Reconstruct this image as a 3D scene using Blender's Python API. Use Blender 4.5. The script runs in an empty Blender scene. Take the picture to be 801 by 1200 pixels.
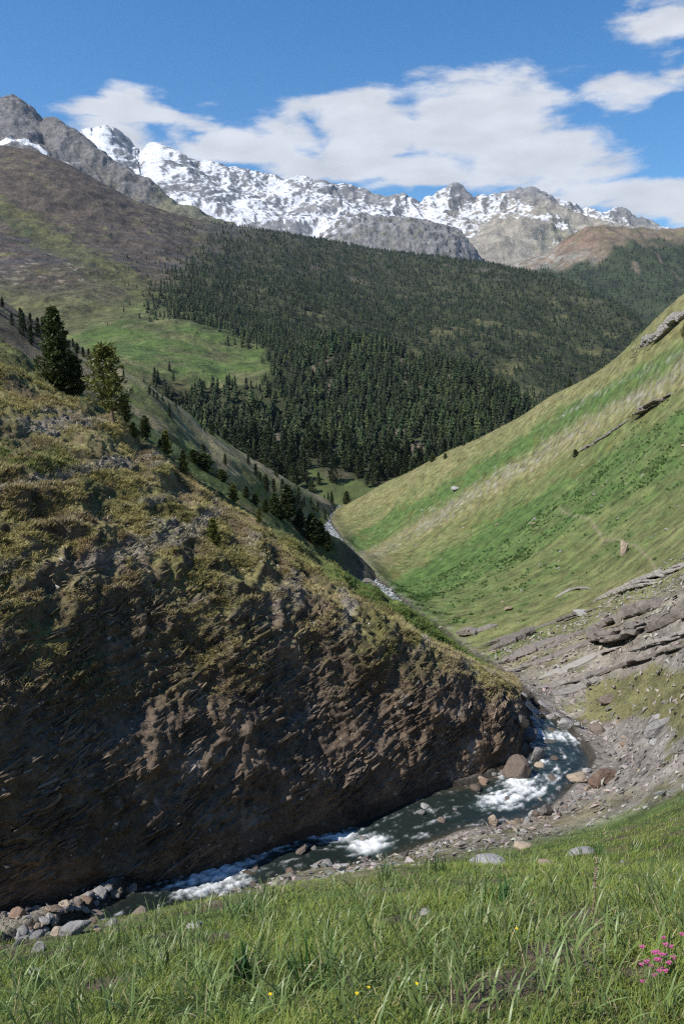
import bpy, bmesh, math, random, time
import numpy as np
from mathutils import Vector
from mathutils.bvhtree import BVHTree
T0 = time.time()
DENOISE = False
R = np.random.default_rng(11)
random.seed(5)
sc = bpy.context.scene
COL = sc.collection

# ------------------------------------------------------------------ camera
FPX, W0, H0 = 900.0, 801.0, 1200.0
PITCH = math.atan(170.0 / FPX)
SP, CP = math.sin(PITCH), math.cos(PITCH)
cam_d = bpy.data.cameras.new('camera')
cam = bpy.data.objects.new('camera', cam_d)
COL.objects.link(cam)
cam_d.sensor_fit = 'VERTICAL'
cam_d.sensor_height = 36.0
cam_d.lens = 36.0 * FPX / H0
cam_d.clip_start = 0.1
cam_d.clip_end = 40000
cam.rotation_euler = (math.pi / 2 - PITCH, 0, 0)
sc.camera = cam


def at(u, v, d):
    """image point: pixel column u, pixel row v and distance d north of the viewpoint -> world"""
    a = (np.asarray(u, float) - W0 / 2) / FPX
    b = (H0 / 2 - np.asarray(v, float)) / FPX
    y = CP + b * SP
    z = -SP + b * CP
    d = np.asarray(d, float)
    return np.stack([a / y * d, d + 0 * a, z / y * d], -1)


def to_pixels(P):  # world points to image pixel coordinates u, v
    x, y, z = P[..., 0], P[..., 1], P[..., 2]
    dep = np.maximum(y * CP - z * SP, 1e-3)
    return W0 / 2 + FPX * x / dep, H0 / 2 - FPX * (y * SP + z * CP) / dep


# ------------------------------------------------------------------ noise
_rs = np.random.default_rng(3)
PERM = _rs.permutation(256).astype(np.int64)
PERM = np.concatenate([PERM, PERM, PERM])
GR = _rs.normal(size=(256, 3))
GR = (GR / np.linalg.norm(GR, axis=1)[:, None]).astype(np.float32)


def perlin(P):
    P = np.asarray(P)
    sh = P.shape[:-1]
    P = P.reshape(-1, 3)
    F = np.floor(P)
    I = F.astype(np.int64) & 255
    f = (P - F).astype(np.float32)
    w = f * f * f * (f * (f * 6 - 15) + 10)
    out = np.zeros(len(P), np.float32)
    for dx in (0, 1):
        ax = PERM[(I[:, 0] + dx) & 255]
        wx = w[:, 0] if dx else 1 - w[:, 0]
        for dy in (0, 1):
            ay = PERM[ax + ((I[:, 1] + dy) & 255)]
            wy = wx * (w[:, 1] if dy else 1 - w[:, 1])
            for dz in (0, 1):
                g = GR[PERM[ay + ((I[:, 2] + dz) & 255)]]
                dot = g[:, 0] * (f[:, 0] - dx) + g[:, 1] * (f[:, 1] - dy) + g[:, 2] * (f[:, 2] - dz)
                out += dot * wy * (w[:, 2] if dz else 1 - w[:, 2])
    return (out * 1.6).reshape(sh)


def fbm(P, scale, octv=4, gain=0.5, off=0.0):
    """scale: size of the largest feature in metres (a number or a triple)"""
    q = np.asarray(P, float) / np.asarray(scale, float) + off
    s, a, t = 0, 1.0, 0.0
    for _ in range(octv):
        s = s + a * perlin(q)
        t += a
        a *= gain
        q = q * 2.03 + 7.7
    return s / t


def ridged(P, scale, octv=4, gain=0.5, off=0.0):
    q = np.asarray(P, float) / np.asarray(scale, float) + off
    s, a, t = 0, 1.0, 0.0
    for _ in range(octv):
        s = s + a * (1 - 2 * np.abs(perlin(q)))
        t += a
        a *= gain
        q = q * 2.03 + 7.7
    return s / t


def sst(a, b, x):
    t = np.clip((x - a) / (b - a), 0, 1)
    return t * t * (3 - 2 * t)


def mixc(c, d, w):
    w = np.asarray(w)[..., None]
    return c * (1 - w) + np.asarray(d) * w


# ------------------------------------------------------------------ interpolation and lofts
def hermite(xs, ys, x, mono=True):
    xs = np.asarray(xs, float)
    ys = np.asarray(ys, float)
    h = np.diff(xs)
    dl = np.diff(ys) / h
    m = np.zeros(len(xs))
    m[0], m[-1] = dl[0], dl[-1]
    for i in range(1, len(xs) - 1):
        if mono:
            if dl[i - 1] * dl[i] > 0:
                w1, w2 = 2 * h[i] + h[i - 1], h[i] + 2 * h[i - 1]
                m[i] = (w1 + w2) / (w1 / dl[i - 1] + w2 / dl[i])
        else:
            m[i] = (dl[i - 1] * h[i] + dl[i] * h[i - 1]) / (h[i] + h[i - 1])
    x = np.asarray(x, float)
    k = np.clip(np.searchsorted(xs, x) - 1, 0, len(h) - 1)
    t = (x - xs[k]) / h[k]
    tc = np.clip(t, 0, 1)
    y = ((2 * tc**3 - 3 * tc**2 + 1) * ys[k] + (tc**3 - 2 * tc**2 + tc) * h[k] * m[k]
         + (-2 * tc**3 + 3 * tc**2) * ys[k + 1] + (tc**3 - tc**2) * h[k] * m[k + 1])
    return y + np.where(t < 0, t * h[k] * m[k], 0) + np.where(t > 1, (t - 1) * h[k] * m[k + 1], 0)


def row_by_pixel_col(pts, us, sharp=False):  # samples a row of image points at pixel columns us
    pts = np.array(pts, float)
    if sharp:
        return at(us, np.interp(us, pts[:, 0], pts[:, 1]), np.exp(np.interp(us, pts[:, 0], np.log(pts[:, 2]))))
    return at(us, hermite(pts[:, 0], pts[:, 1], us), np.exp(hermite(pts[:, 0], np.log(pts[:, 2]), us)))


def row_by_index(pts, n):
    P = at(*np.array(pts, float).T)
    k = np.arange(len(P))
    x = np.linspace(0, len(P) - 1, n)
    return np.stack([hermite(k, P[:, i], x, False) for i in range(3)], -1)


def loft(rows, counts):
    """rows (nr, n, 3) -> grid (N, n, 3) and row parameter t"""
    rows = np.asarray(rows)
    nr = len(rows)
    tang = np.zeros_like(rows)
    tang[1:-1] = (rows[2:] - rows[:-2]) / 2
    tang[0] = rows[1] - rows[0]
    tang[-1] = rows[-1] - rows[-2]
    # limit tangents so that unequal row spacing does not overshoot
    seg = np.linalg.norm(np.diff(rows, axis=0), axis=-1)
    lim = np.concatenate([seg[:1], np.minimum(seg[1:], seg[:-1]), seg[-1:]])
    L = np.linalg.norm(tang, axis=-1)
    tang = tang * np.minimum(1, 1.3 * lim / np.maximum(L, 1e-6))[..., None]
    out, ts = [], []
    for i in range(nr - 1):
        n = counts[i]
        for j in range(n + (i == nr - 2)):
            t = j / n
            out.append((2 * t**3 - 3 * t**2 + 1) * rows[i] + (t**3 - 2 * t**2 + t) * tang[i]
                       + (-2 * t**3 + 3 * t**2) * rows[i + 1] + (t**3 - t**2) * tang[i + 1])
            ts.append(i + t)
    return np.array(out), np.array(ts)


def grid_normals(G):
    du = np.gradient(G, axis=1)
    dv = np.gradient(G, axis=0)
    n = np.cross(du, dv)
    n /= np.maximum(np.linalg.norm(n, axis=-1, keepdims=True), 1e-9)
    return n


def mesh_raw(name, V, F, mat=None, smooth=True, col=None, loops=4):
    """V (n,3), F (m,k) with a fixed k"""
    V = np.ascontiguousarray(V, np.float32)
    F = np.ascontiguousarray(F, np.int32)
    k = F.shape[1]
    me = bpy.data.meshes.new(name)
    me.vertices.add(len(V))
    me.vertices.foreach_set('co', V.ravel())
    me.loops.add(F.size)
    me.loops.foreach_set('vertex_index', F.ravel())
    me.polygons.add(len(F))
    me.polygons.foreach_set('loop_start', np.arange(0, F.size, k, dtype=np.int32))
    me.polygons.foreach_set('use_smooth', np.full(len(F), smooth))
    me.update(calc_edges=True)
    if col is not None:
        c = np.ones((len(V), 4), np.float32)
        c[:, :3] = np.clip(col, 0, 1)
        a = me.color_attributes.new('Col', 'FLOAT_COLOR', 'POINT')
        a.data.foreach_set('color', c.ravel())
    if mat:
        me.materials.append(mat)
    return me


def link(name, me, parent=None, **kw):
    o = bpy.data.objects.new(name, me)
    COL.objects.link(o)
    if parent:
        o.parent = parent
    for k, v in kw.items():
        o[k] = v
    return o


def grid_faces(n, m, flip=False):
    i = np.arange(n * m).reshape(n, m)
    f = np.stack([i[:-1, :-1], i[:-1, 1:], i[1:, 1:], i[1:, :-1]], -1).reshape(-1, 4)
    return f[:, ::-1] if flip else f


# ------------------------------------------------------------------ materials
def new_mat(name):
    m = bpy.data.materials.new(name)
    m.use_nodes = True
    nt = m.node_tree
    b = nt.nodes['Principled BSDF']
    return m, nt, b


def ground_mat(name, fine=1.0, var=0.35, bump=0.3, rough=0.92, spec=0.25, coarse=None):
    """albedo from the vertex colour layer, broken up by two sizes of noise, with bump"""
    m, nt, b = new_mat(name)
    N = nt.nodes.new
    at_ = N('ShaderNodeAttribute'); at_.attribute_name = 'Col'
    tc = N('ShaderNodeTexCoord')
    n1 = N('ShaderNodeTexNoise'); n1.inputs['Scale'].default_value = 1.0 / fine
    n1.inputs['Detail'].default_value = 6; n1.inputs['Roughness'].default_value = 0.65
    n2 = N('ShaderNodeTexNoise'); n2.inputs['Scale'].default_value = 1.0 / (coarse or fine * 9)
    n2.inputs['Detail'].default_value = 4
    ad = N('ShaderNodeMath'); ad.operation = 'ADD'
    mr = N('ShaderNodeMapRange')
    mr.inputs['From Min'].default_value = 0.6; mr.inputs['From Max'].default_value = 1.4
    mr.inputs['To Min'].default_value = 1 - var; mr.inputs['To Max'].default_value = 1 + var
    mx = N('ShaderNodeVectorMath'); mx.operation = 'SCALE'
    bp = N('ShaderNodeBump'); bp.inputs['Strength'].default_value = bump; bp.inputs['Distance'].default_value = fine
    L = nt.links.new
    L(tc.outputs['Object'], n1.inputs['Vector']); L(tc.outputs['Object'], n2.inputs['Vector'])
    L(n1.outputs['Fac'], ad.inputs[0]); L(n2.outputs['Fac'], ad.inputs[1])
    L(ad.outputs[0], mr.inputs['Value'])
    L(at_.outputs['Color'], mx.inputs[0]); L(mr.outputs['Result'], mx.inputs['Scale'])
    L(mx.outputs[0], b.inputs['Base Color'])
    L(n1.outputs['Fac'], bp.inputs['Height']); L(bp.outputs['Normal'], b.inputs['Normal'])
    b.inputs['Roughness'].default_value = rough
    b.inputs['Specular IOR Level'].default_value = spec
    return m


def leaf_mat(name, color, var=0.3, trans=0.3, rough=0.5, spec=0.4, attr=False):
    m, nt, b = new_mat(name)
    N = nt.nodes.new; L = nt.links.new
    oi = N('ShaderNodeObjectInfo')
    geo = N('ShaderNodeNewGeometry')
    ad = N('ShaderNodeMath'); ad.operation = 'ADD'
    L(oi.outputs['Random'], ad.inputs[0]); L(geo.outputs['Random Per Island'], ad.inputs[1])
    mr = N('ShaderNodeMapRange')
    mr.inputs['From Max'].default_value = 2.0
    mr.inputs['To Min'].default_value = 1 - var; mr.inputs['To Max'].default_value = 1 + var
    L(ad.outputs[0], mr.inputs['Value'])
    mx = N('ShaderNodeVectorMath'); mx.operation = 'SCALE'
    if attr:
        a = N('ShaderNodeAttribute'); a.attribute_name = 'Col'
        L(a.outputs['Color'], mx.inputs[0])
    else:
        mx.inputs[0].default_value = color
    L(mr.outputs['Result'], mx.inputs['Scale'])
    L(mx.outputs[0], b.inputs['Base Color'])
    b.inputs['Roughness'].default_value = rough
    b.inputs['Specular IOR Level'].default_value = spec
    if trans:
        tr = N('ShaderNodeBsdfTranslucent')
        L(mx.outputs[0], tr.inputs['Color'])
        ms = N('ShaderNodeMixShader'); ms.inputs[0].default_value = trans
        L(b.outputs[0], ms.inputs[1]); L(tr.outputs[0], ms.inputs[2])
        L(ms.outputs[0], nt.nodes['Material Output'].inputs['Surface'])
    return m


# ------------------------------------------------------------------ light and sky
SUN_EL = math.radians(50)
SUN_AZ = math.atan2(-0.90, -0.40)          # from the left, a little behind
sd = Vector((math.sin(SUN_AZ) * math.cos(SUN_EL), math.cos(SUN_AZ) * math.cos(SUN_EL), math.sin(SUN_EL)))
sun_d = bpy.data.lights.new('sun', 'SUN')
sun_d.energy = 4.9
sun_d.angle = math.radians(0.55)
sun_d.color = (1.0, 0.94, 0.85)
sun = bpy.data.objects.new('sun', sun_d)
COL.objects.link(sun)
sun.location = (-60, 20, 90)
sun.rotation_euler = (-sd).to_track_quat('-Z', 'Y').to_euler()

wd = bpy.data.worlds.new('World')
sc.world = wd
wd.use_nodes = True


def build_sky():
    nt = wd.node_tree
    nt.nodes.clear()
    N = nt.nodes.new; L = nt.links.new
    sky = N('ShaderNodeTexSky'); sky.sky_type = 'NISHITA'; sky.sun_disc = False
    sky.sun_elevation = SUN_EL; sky.sun_rotation = SUN_AZ
    sky.altitude = 300; sky.air_density = 1.0; sky.dust_density = 0.1; sky.ozone_density = 4.0
    tc = N('ShaderNodeTexCoord')
    sep = N('ShaderNodeSeparateXYZ'); L(tc.outputs['Generated'], sep.inputs[0])

    def math_(op, a, b=None, clamp=False):
        n = N('ShaderNodeMath'); n.operation = op; n.use_clamp = clamp
        for i, s in enumerate((a, b)):
            if s is None: continue
            if isinstance(s, (int, float)): n.inputs[i].default_value = s
            else: L(s, n.inputs[i])
        return n.outputs[0]

    def mrange(v, a, b, c=0.0, d=1.0):
        n = N('ShaderNodeMapRange'); n.interpolation_type = 'SMOOTHSTEP'
        L(v, n.inputs['Value'])
        n.inputs['From Min'].default_value = a; n.inputs['From Max'].default_value = b
        n.inputs['To Min'].default_value = c; n.inputs['To Max'].default_value = d
        return n.outputs['Result']
    az = N('ShaderNodeMath'); az.operation = 'ARCTAN2'
    L(sep.outputs['X'], az.inputs[0]); L(sep.outputs['Y'], az.inputs[1])
    az = az.outputs[0]
    el = math_('ARCSINE', sep.outputs['Z'])
    # cloud banks: direction (azimuth, elevation), half widths, strength, slant
    banks = CLOUD_BANKS
    tot = None
    cmb0 = N('ShaderNodeCombineXYZ'); L(az, cmb0.inputs[0]); L(math_('MULTIPLY', el, 2.8), cmb0.inputs[1])
    wn = N('ShaderNodeTexNoise'); L(cmb0.outputs[0], wn.inputs['Vector'])
    wn.inputs['Scale'].default_value = 7.0; wn.inputs['Detail'].default_value = 3
    wob = math_('MULTIPLY', math_('SUBTRACT', wn.outputs['Fac'], 0.5), 0.10)
    for (ca, ce, ra, re, st, sl) in banks:
        da = math_('SUBTRACT', az, ca)
        de = math_('SUBTRACT', math_('ADD', el, wob), math_('ADD', math_('MULTIPLY', da, sl), ce))
        xa = math_('POWER', math_('ABSOLUTE', math_('DIVIDE', da, ra)), 2.0)
        xe = math_('POWER', math_('ABSOLUTE', math_('DIVIDE', de, re)), 2.0)
        g = math_('MULTIPLY', math_('POWER', 2.718, math_('MULTIPLY', math_('ADD', xa, xe), -1.0)), st)
        tot = g if tot is None else math_('MAXIMUM', tot, g)
    ns = N('ShaderNodeTexNoise'); L(cmb0.outputs[0], ns.inputs['Vector'])
    ns.inputs['Scale'].default_value = 11.0; ns.inputs['Detail'].default_value = 10; ns.inputs['Roughness'].default_value = 0.60
    ns.inputs['Distortion'].default_value = 0.25
    dens = math_('ADD', tot, math_('MULTIPLY', math_('SUBTRACT', ns.outputs['Fac'], 0.5), 1.6))
    fac = mrange(dens, 0.28, 0.76)
    # wispy thin veil
    # brightness inside the cloud: thick parts a little greyer below
    ns2 = N('ShaderNodeTexNoise'); L(cmb0.outputs[0], ns2.inputs['Vector'])
    ns2.inputs['Scale'].default_value = 13.0; ns2.inputs['Detail'].default_value = 6
    shade = math_('ADD', math_('MULTIPLY', ns2.outputs['Fac'], 0.50), 0.55)
    hs = N('ShaderNodeHueSaturation'); hs.inputs['Saturation'].default_value = 1.30; L(sky.outputs[0], hs.inputs['Color'])
    bgs = N('ShaderNodeBackground'); L(hs.outputs[0], bgs.inputs['Color']); bgs.inputs['Strength'].default_value = SKY_STRENGTH
    bgc = N('ShaderNodeBackground'); bgc.inputs['Color'].default_value = (0.86, 0.88, 0.93, 1)
    L(math_('MULTIPLY', shade, CLOUD_STRENGTH), bgc.inputs['Strength'])
    ms = N('ShaderNodeMixShader'); L(math_('MULTIPLY', fac, 0.93), ms.inputs[0])
    L(bgs.outputs[0], ms.inputs[1]); L(bgc.outputs[0], ms.inputs[2])
    out = N('ShaderNodeOutputWorld'); L(ms.outputs[0], out.inputs['Surface'])


SKY_STRENGTH = 0.11
CLOUD_STRENGTH = 0.84


def ae(u, v):
    p = at(u, v, 1.0)
    return math.atan2(p[0], p[1]), math.asin(p[2] / np.linalg.norm(p))


def bank(u, v, ru, rv, st, slope=0.0):
    a, e = ae(u, v)
    return (a, e, ru / 950.0, rv / 990.0, st, -slope)


CLOUD_BANKS = [
    bank(150, 135, 90, 26, 1.0, 0.05), bank(225, 138, 50, 20, .7), bank(140, 165, 55, 26, .9),
    bank(430, 150, 90, 48, 1.15, 0.0), bank(560, 155, 110, 62, 1.2, 0.1), bank(660, 185, 55, 40, .95), bank(300, 178, 110, 34, 1.05, -0.1),
    bank(450, 200, 230, 24, 1.0, 0.02), bank(190, 190, 60, 18, .8), bank(690, 238, 130, 24, .95, -.02),
    bank(780, 245, 90, 30, 1.1), bank(690, 205, 60, 34, .85), bank(735, 100, 65, 22, .85, 0.1), bank(790, 10, 60, 32, .9),
    bank(600, 112, 50, 14, .5), bank(805, 72, 36, 14, .6), bank(640, 118, 40, 10, .45),
]
build_sky()
vs = sc.view_settings
vs.view_transform = 'Standard'
vs.look = 'None'
vs.exposure = 0.44
vs.gamma = 1.0
vs.use_curve_mapping = False

# ------------------------------------------------------------------ stream course (shared by terrain and water)
COURSE = np.array([
    # pixel column, pixel row, distance, half width
    (-330, 1235, 17.5, 1.8), (-120, 1180, 20, 1.8), (30, 1135, 23, 1.8), (120, 1092, 26, 1.8), (190, 1056, 29.5, 2.0), (260, 1028, 32.5, 2.4),
    (340, 1000, 35, 2.2), (430, 985, 37.2, 2.3), (520, 950, 40, 2.4), (585, 938, 41.5, 2.5), (637, 905, 44.8, 2.2),
    (656, 878, 47.2, 2.1), (642, 856, 50, 1.9), (616, 835, 54, 1.4), (598, 815, 58.5, 1.5), (578, 797, 66, 1.6),
    (530, 762, 95, 1.8), (480, 722, 125, 2.2), (442, 690, 155, 2.6), (425, 672, 185, 2.4), (406, 648, 225, 2.6),
    (388, 626, 290, 3.2), (377, 608, 350, 4.2), (384, 597, 395, 4.2), (402, 587, 440, 4.2)])
cpts = at(COURSE[:, 0], COURSE[:, 1], COURSE[:, 2])
clen = np.concatenate([[0], np.cumsum(np.linalg.norm(np.diff(cpts, axis=0), axis=1))])
cs = np.concatenate([np.arange(0, clen[15], 0.12), np.arange(clen[15], clen[-1], 0.8)])
CPATH = np.stack([hermite(clen, cpts[:, i], cs) for i in range(3)], -1)
CPATH[:, 2] = np.minimum.accumulate(CPATH[:, 2])
CHALF = hermite(clen, COURSE[:, 3], cs)
ctan = np.gradient(CPATH[:, :2], axis=0)
ctan /= np.linalg.norm(ctan, axis=1)[:, None]
CRIGHT = np.stack([ctan[:, 1], -ctan[:, 0]], -1)      # right-hand side looking downstream


def to_course(xy):
    """signed distance to the course, its water level and half width"""
    sub = slice(None, None, 4)
    C, Z, Hh, Rr = CPATH[sub, :2], CPATH[sub, 2], CHALF[sub], CRIGHT[sub]
    n = len(xy)
    D = np.full(n, 1e9); K = np.zeros(n, int)
    for a in range(0, n, 20000):
        q = xy[a:a + 20000]
        d2 = (q[:, None, 0] - C[None, :, 0]) ** 2 + (q[:, None, 1] - C[None, :, 1]) ** 2
        k = d2.argmin(1)
        K[a:a + 20000] = k
        D[a:a + 20000] = np.sqrt(d2[np.arange(len(q)), k])
    side = np.sign(((xy - C[K]) * Rr[K]).sum(1))
    return D, Z[K], Hh[K], side, K


# ------------------------------------------------------------------ valley ground: bank underfoot, stream bed, right-hand slope
HP = [
    # right-hand slope, skyline and bands running down to the stream
    (450, 566, 390), (520, 532, 340), (640, 470, 280), (740, 408, 230), (801, 360, 205), (1000, 200, 170),
    (393, 610, 360), (450, 600, 320), (520, 580, 280), (640, 530, 230), (740, 480, 190), (801, 440, 170), (1000, 320, 140),
    (412, 650, 270), (450, 645, 245), (520, 640, 215), (640, 600, 180), (740, 555, 150), (801, 525, 135), (1000, 420, 110),
    (442, 690, 185), (480, 700, 165), (540, 700, 145), (640, 680, 125), (740, 640, 108), (801, 610, 98), (1000, 530, 80),
    (545, 748, 100), (575, 748, 96), (610, 740, 92), (660, 730, 86), (740, 700, 78), (801, 675, 72), (1000, 610, 60),
    (600, 785, 69), (630, 780, 67), (660, 775, 64), (700, 765, 62), (750, 745, 58), (801, 725, 54), (1000, 670, 46),
    (635, 815, 58), (665, 815, 57), (690, 815, 56), (720, 812, 54), (760, 805, 50), (801, 795, 46), (1000, 760, 37),
    (700, 858, 50), (725, 858, 48.5), (750, 860, 46), (801, 855, 40), (1000, 840, 30),
    (450, 583, 470), (520, 556, 430), (640, 500, 360), (740, 440, 300), (801, 400, 280), (1000, 260, 240), (640, 560, 480), (740, 510, 470), (801, 480, 470), (1000, 400, 450),
    (702, 905, 44.5), (730, 912, 41), (770, 905, 37), (801, 898, 34), (1000, 890, 24),
    # near bank
    (650, 948, 40.5), (700, 950, 36.5), (740, 950, 33), (801, 938, 28), (1000, 940, 17),
    (560, 966, 38), (600, 985, 32), (700, 975, 28), (801, 965, 22), (1000, 990, 13),
    (470, 1000, 34), (520, 1003, 29), (600, 1005, 24), (700, 1000, 19.5), (801, 1010, 14.5),
    (400, 1015, 32), (430, 1020, 25), (340, 1040, 22.5), (340, 1020, 31.5),
    (250, 1063, 19), (150, 1088, 16.5), (0, 1117, 13.5), (-150, 1150, 11.5), (0, 1082, 26.5), (60, 1076, 27.2), (120, 1066, 28.5), (-120, 1110, 25),
]
hp = at(*np.array(HP, float).T)
pl = lambda x, y: -1.68 - 0.60 * y + 0.15 * x          # plane underfoot
hx = [hp]
for th in np.radians([-80, -55, -35, -20, -8, 6, 20, 35, 55, 80]):
    for r in (2.0, 4.5, 8.0) + ((12.0,) if th < 0.2 else ()):
        x, y = r * math.sin(th), r * math.cos(th)
        hx.append([[x, y, pl(x, y)]])
hx.append(np.array([[-30, 6, -14], [-40, 40, -28], [-20, 60, -33], [-30, 120, -50], [-60, 250, -80], [-100, 450, -100],
                    [0, 90, -40], [0, 60, -34], [-10, 35, -25.5], [-40, 480, -92], [30, 520, -75], [70, 30, -2], [60, 15, 2],
                    [220, 120, 95]], float))
for k in range(15, len(cpts) - 1):
    hx.append(cpts[k:k + 1] + [[0, 0, -0.3]])
hx = np.concatenate([np.asarray(a, float) for a in hx])
hth = np.arctan2(hx[:, 0], hx[:, 1]); hr = np.hypot(hx[:, 0], hx[:, 1])
hq = np.stack([hth * 2.2, np.log(hr)], -1)
hg = hx[:, 2] / hr


def tpsk(A, B):
    d2 = ((A[:, None, :] - B[None, :, :]) ** 2).sum(-1)
    return 0.5 * d2 * np.log(d2 + 1e-12)


n_ = len(hq)
K_ = tpsk(hq, hq) + np.eye(n_) * 2e-4
P_ = np.concatenate([np.ones((n_, 1)), hq], 1)
A_ = np.block([[K_, P_], [P_.T, np.zeros((3, 3))]])
HW = np.linalg.solve(A_, np.concatenate([hg, np.zeros(3)]))


def ground_base(x, y):
    th = np.arctan2(x, y); r = np.maximum(np.hypot(x, y), 0.2)
    q = np.stack([th * 2.2, np.log(r)], -1)
    g = np.zeros(len(q))
    for a in range(0, len(q), 20000):
        s = q[a:a + 20000]
        g[a:a + 20000] = tpsk(s, hq) @ HW[:n_] + np.concatenate([np.ones((len(s), 1)), s], 1) @ HW[n_:]
    z = g * r
    w = sst(3.0, 6.5, r) * (1 - sst(1.25, 1.6, np.abs(th)))
    return np.where(w > 0, z * w + pl(x, y) * (1 - w), pl(x, y))


def ground_z(x, y, fine=True):
    x = np.asarray(x, float); y = np.asarray(y, float)
    z = ground_base(x, y)
    xy = np.stack([x, y], -1)
    D, wz, hw, side, _ = to_course(xy)
    r = np.hypot(x, y)
    # channel: bed below the water, banks rising out of it
    far = sst(60, 160, r)
    bankw = 2.2 + far * 5
    bed = wz - 0.55 + 0.95 * sst(0.62, 1.08, D / hw)
    w = 1 - sst(0, 1, (D - hw) / bankw)
    z = z * (1 - w) + bed * w
    if fine:
        P = np.stack([x, y, z * 0], -1)
        near = sst(2, 10, r)
        z = z + fbm(P, 7.0, 3) * 0.30 * near + fbm(P, 1.3, 4, off=3.1) * (0.07 + 0.08 * sst(15, 40, r))
        z = z + fbm(P, 28.0, 3, off=9.2) * 1.3 * sst(40, 90, r) * (1 - w) + fbm(P, 75.0, 2, off=19.2) * 2.5 * sst(90, 180, r) * (1 - w)
        z = z + fbm(P, 3.2, 3, off=21.0) * .28 * sst(60, 100, r)
    return z


thA = np.radians(np.concatenate([np.linspace(-178, -60, 40), np.linspace(-59, -31, 40), np.linspace(-30.5, 30.5, 640), np.linspace(31, 60, 40), np.linspace(62, 178, 40)]))
rA = np.exp(np.concatenate([np.linspace(math.log(0.3), math.log(3.2), 30), np.linspace(math.log(3.3), math.log(30), 300), np.linspace(math.log(30.2), math.log(120), 330), np.linspace(math.log(121), math.log(560), 200)]))
TH, RR = np.meshgrid(thA, rA)
GX, GY = (RR * np.sin(TH)).ravel(), (RR * np.cos(TH)).ravel()
GZ = ground_z(GX, GY)
GP = np.stack([GX, GY, GZ], -1)
print('ground', round(time.time() - T0, 1))

# fold the slope into thin ledges that dip with the strata where rock shows (right-hand side by the stream)
gu, gv = to_pixels(GP)
GN = grid_normals(GP.reshape(len(rA), len(thA), 3)).reshape(-1, 3)
GN = np.where(GN[:, 2:3] < 0, -GN, GN)
gD, gwz, ghw, gside, _ = to_course(GP[:, :2])
gr = np.hypot(GX, GY)


BARE = [(600, 1172, 4.75, .42), (655, 1150, 5.3, .40), (560, 1190, 4.5, .25), (700, 1012, 14.5, .9), (130, 1150, 6.6, .4), (470, 1088, 8.0, .35), (690, 1105, 6.5, .35), (250, 1105, 8.5, .4), (780, 1040, 8.5, .6)]


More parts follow.
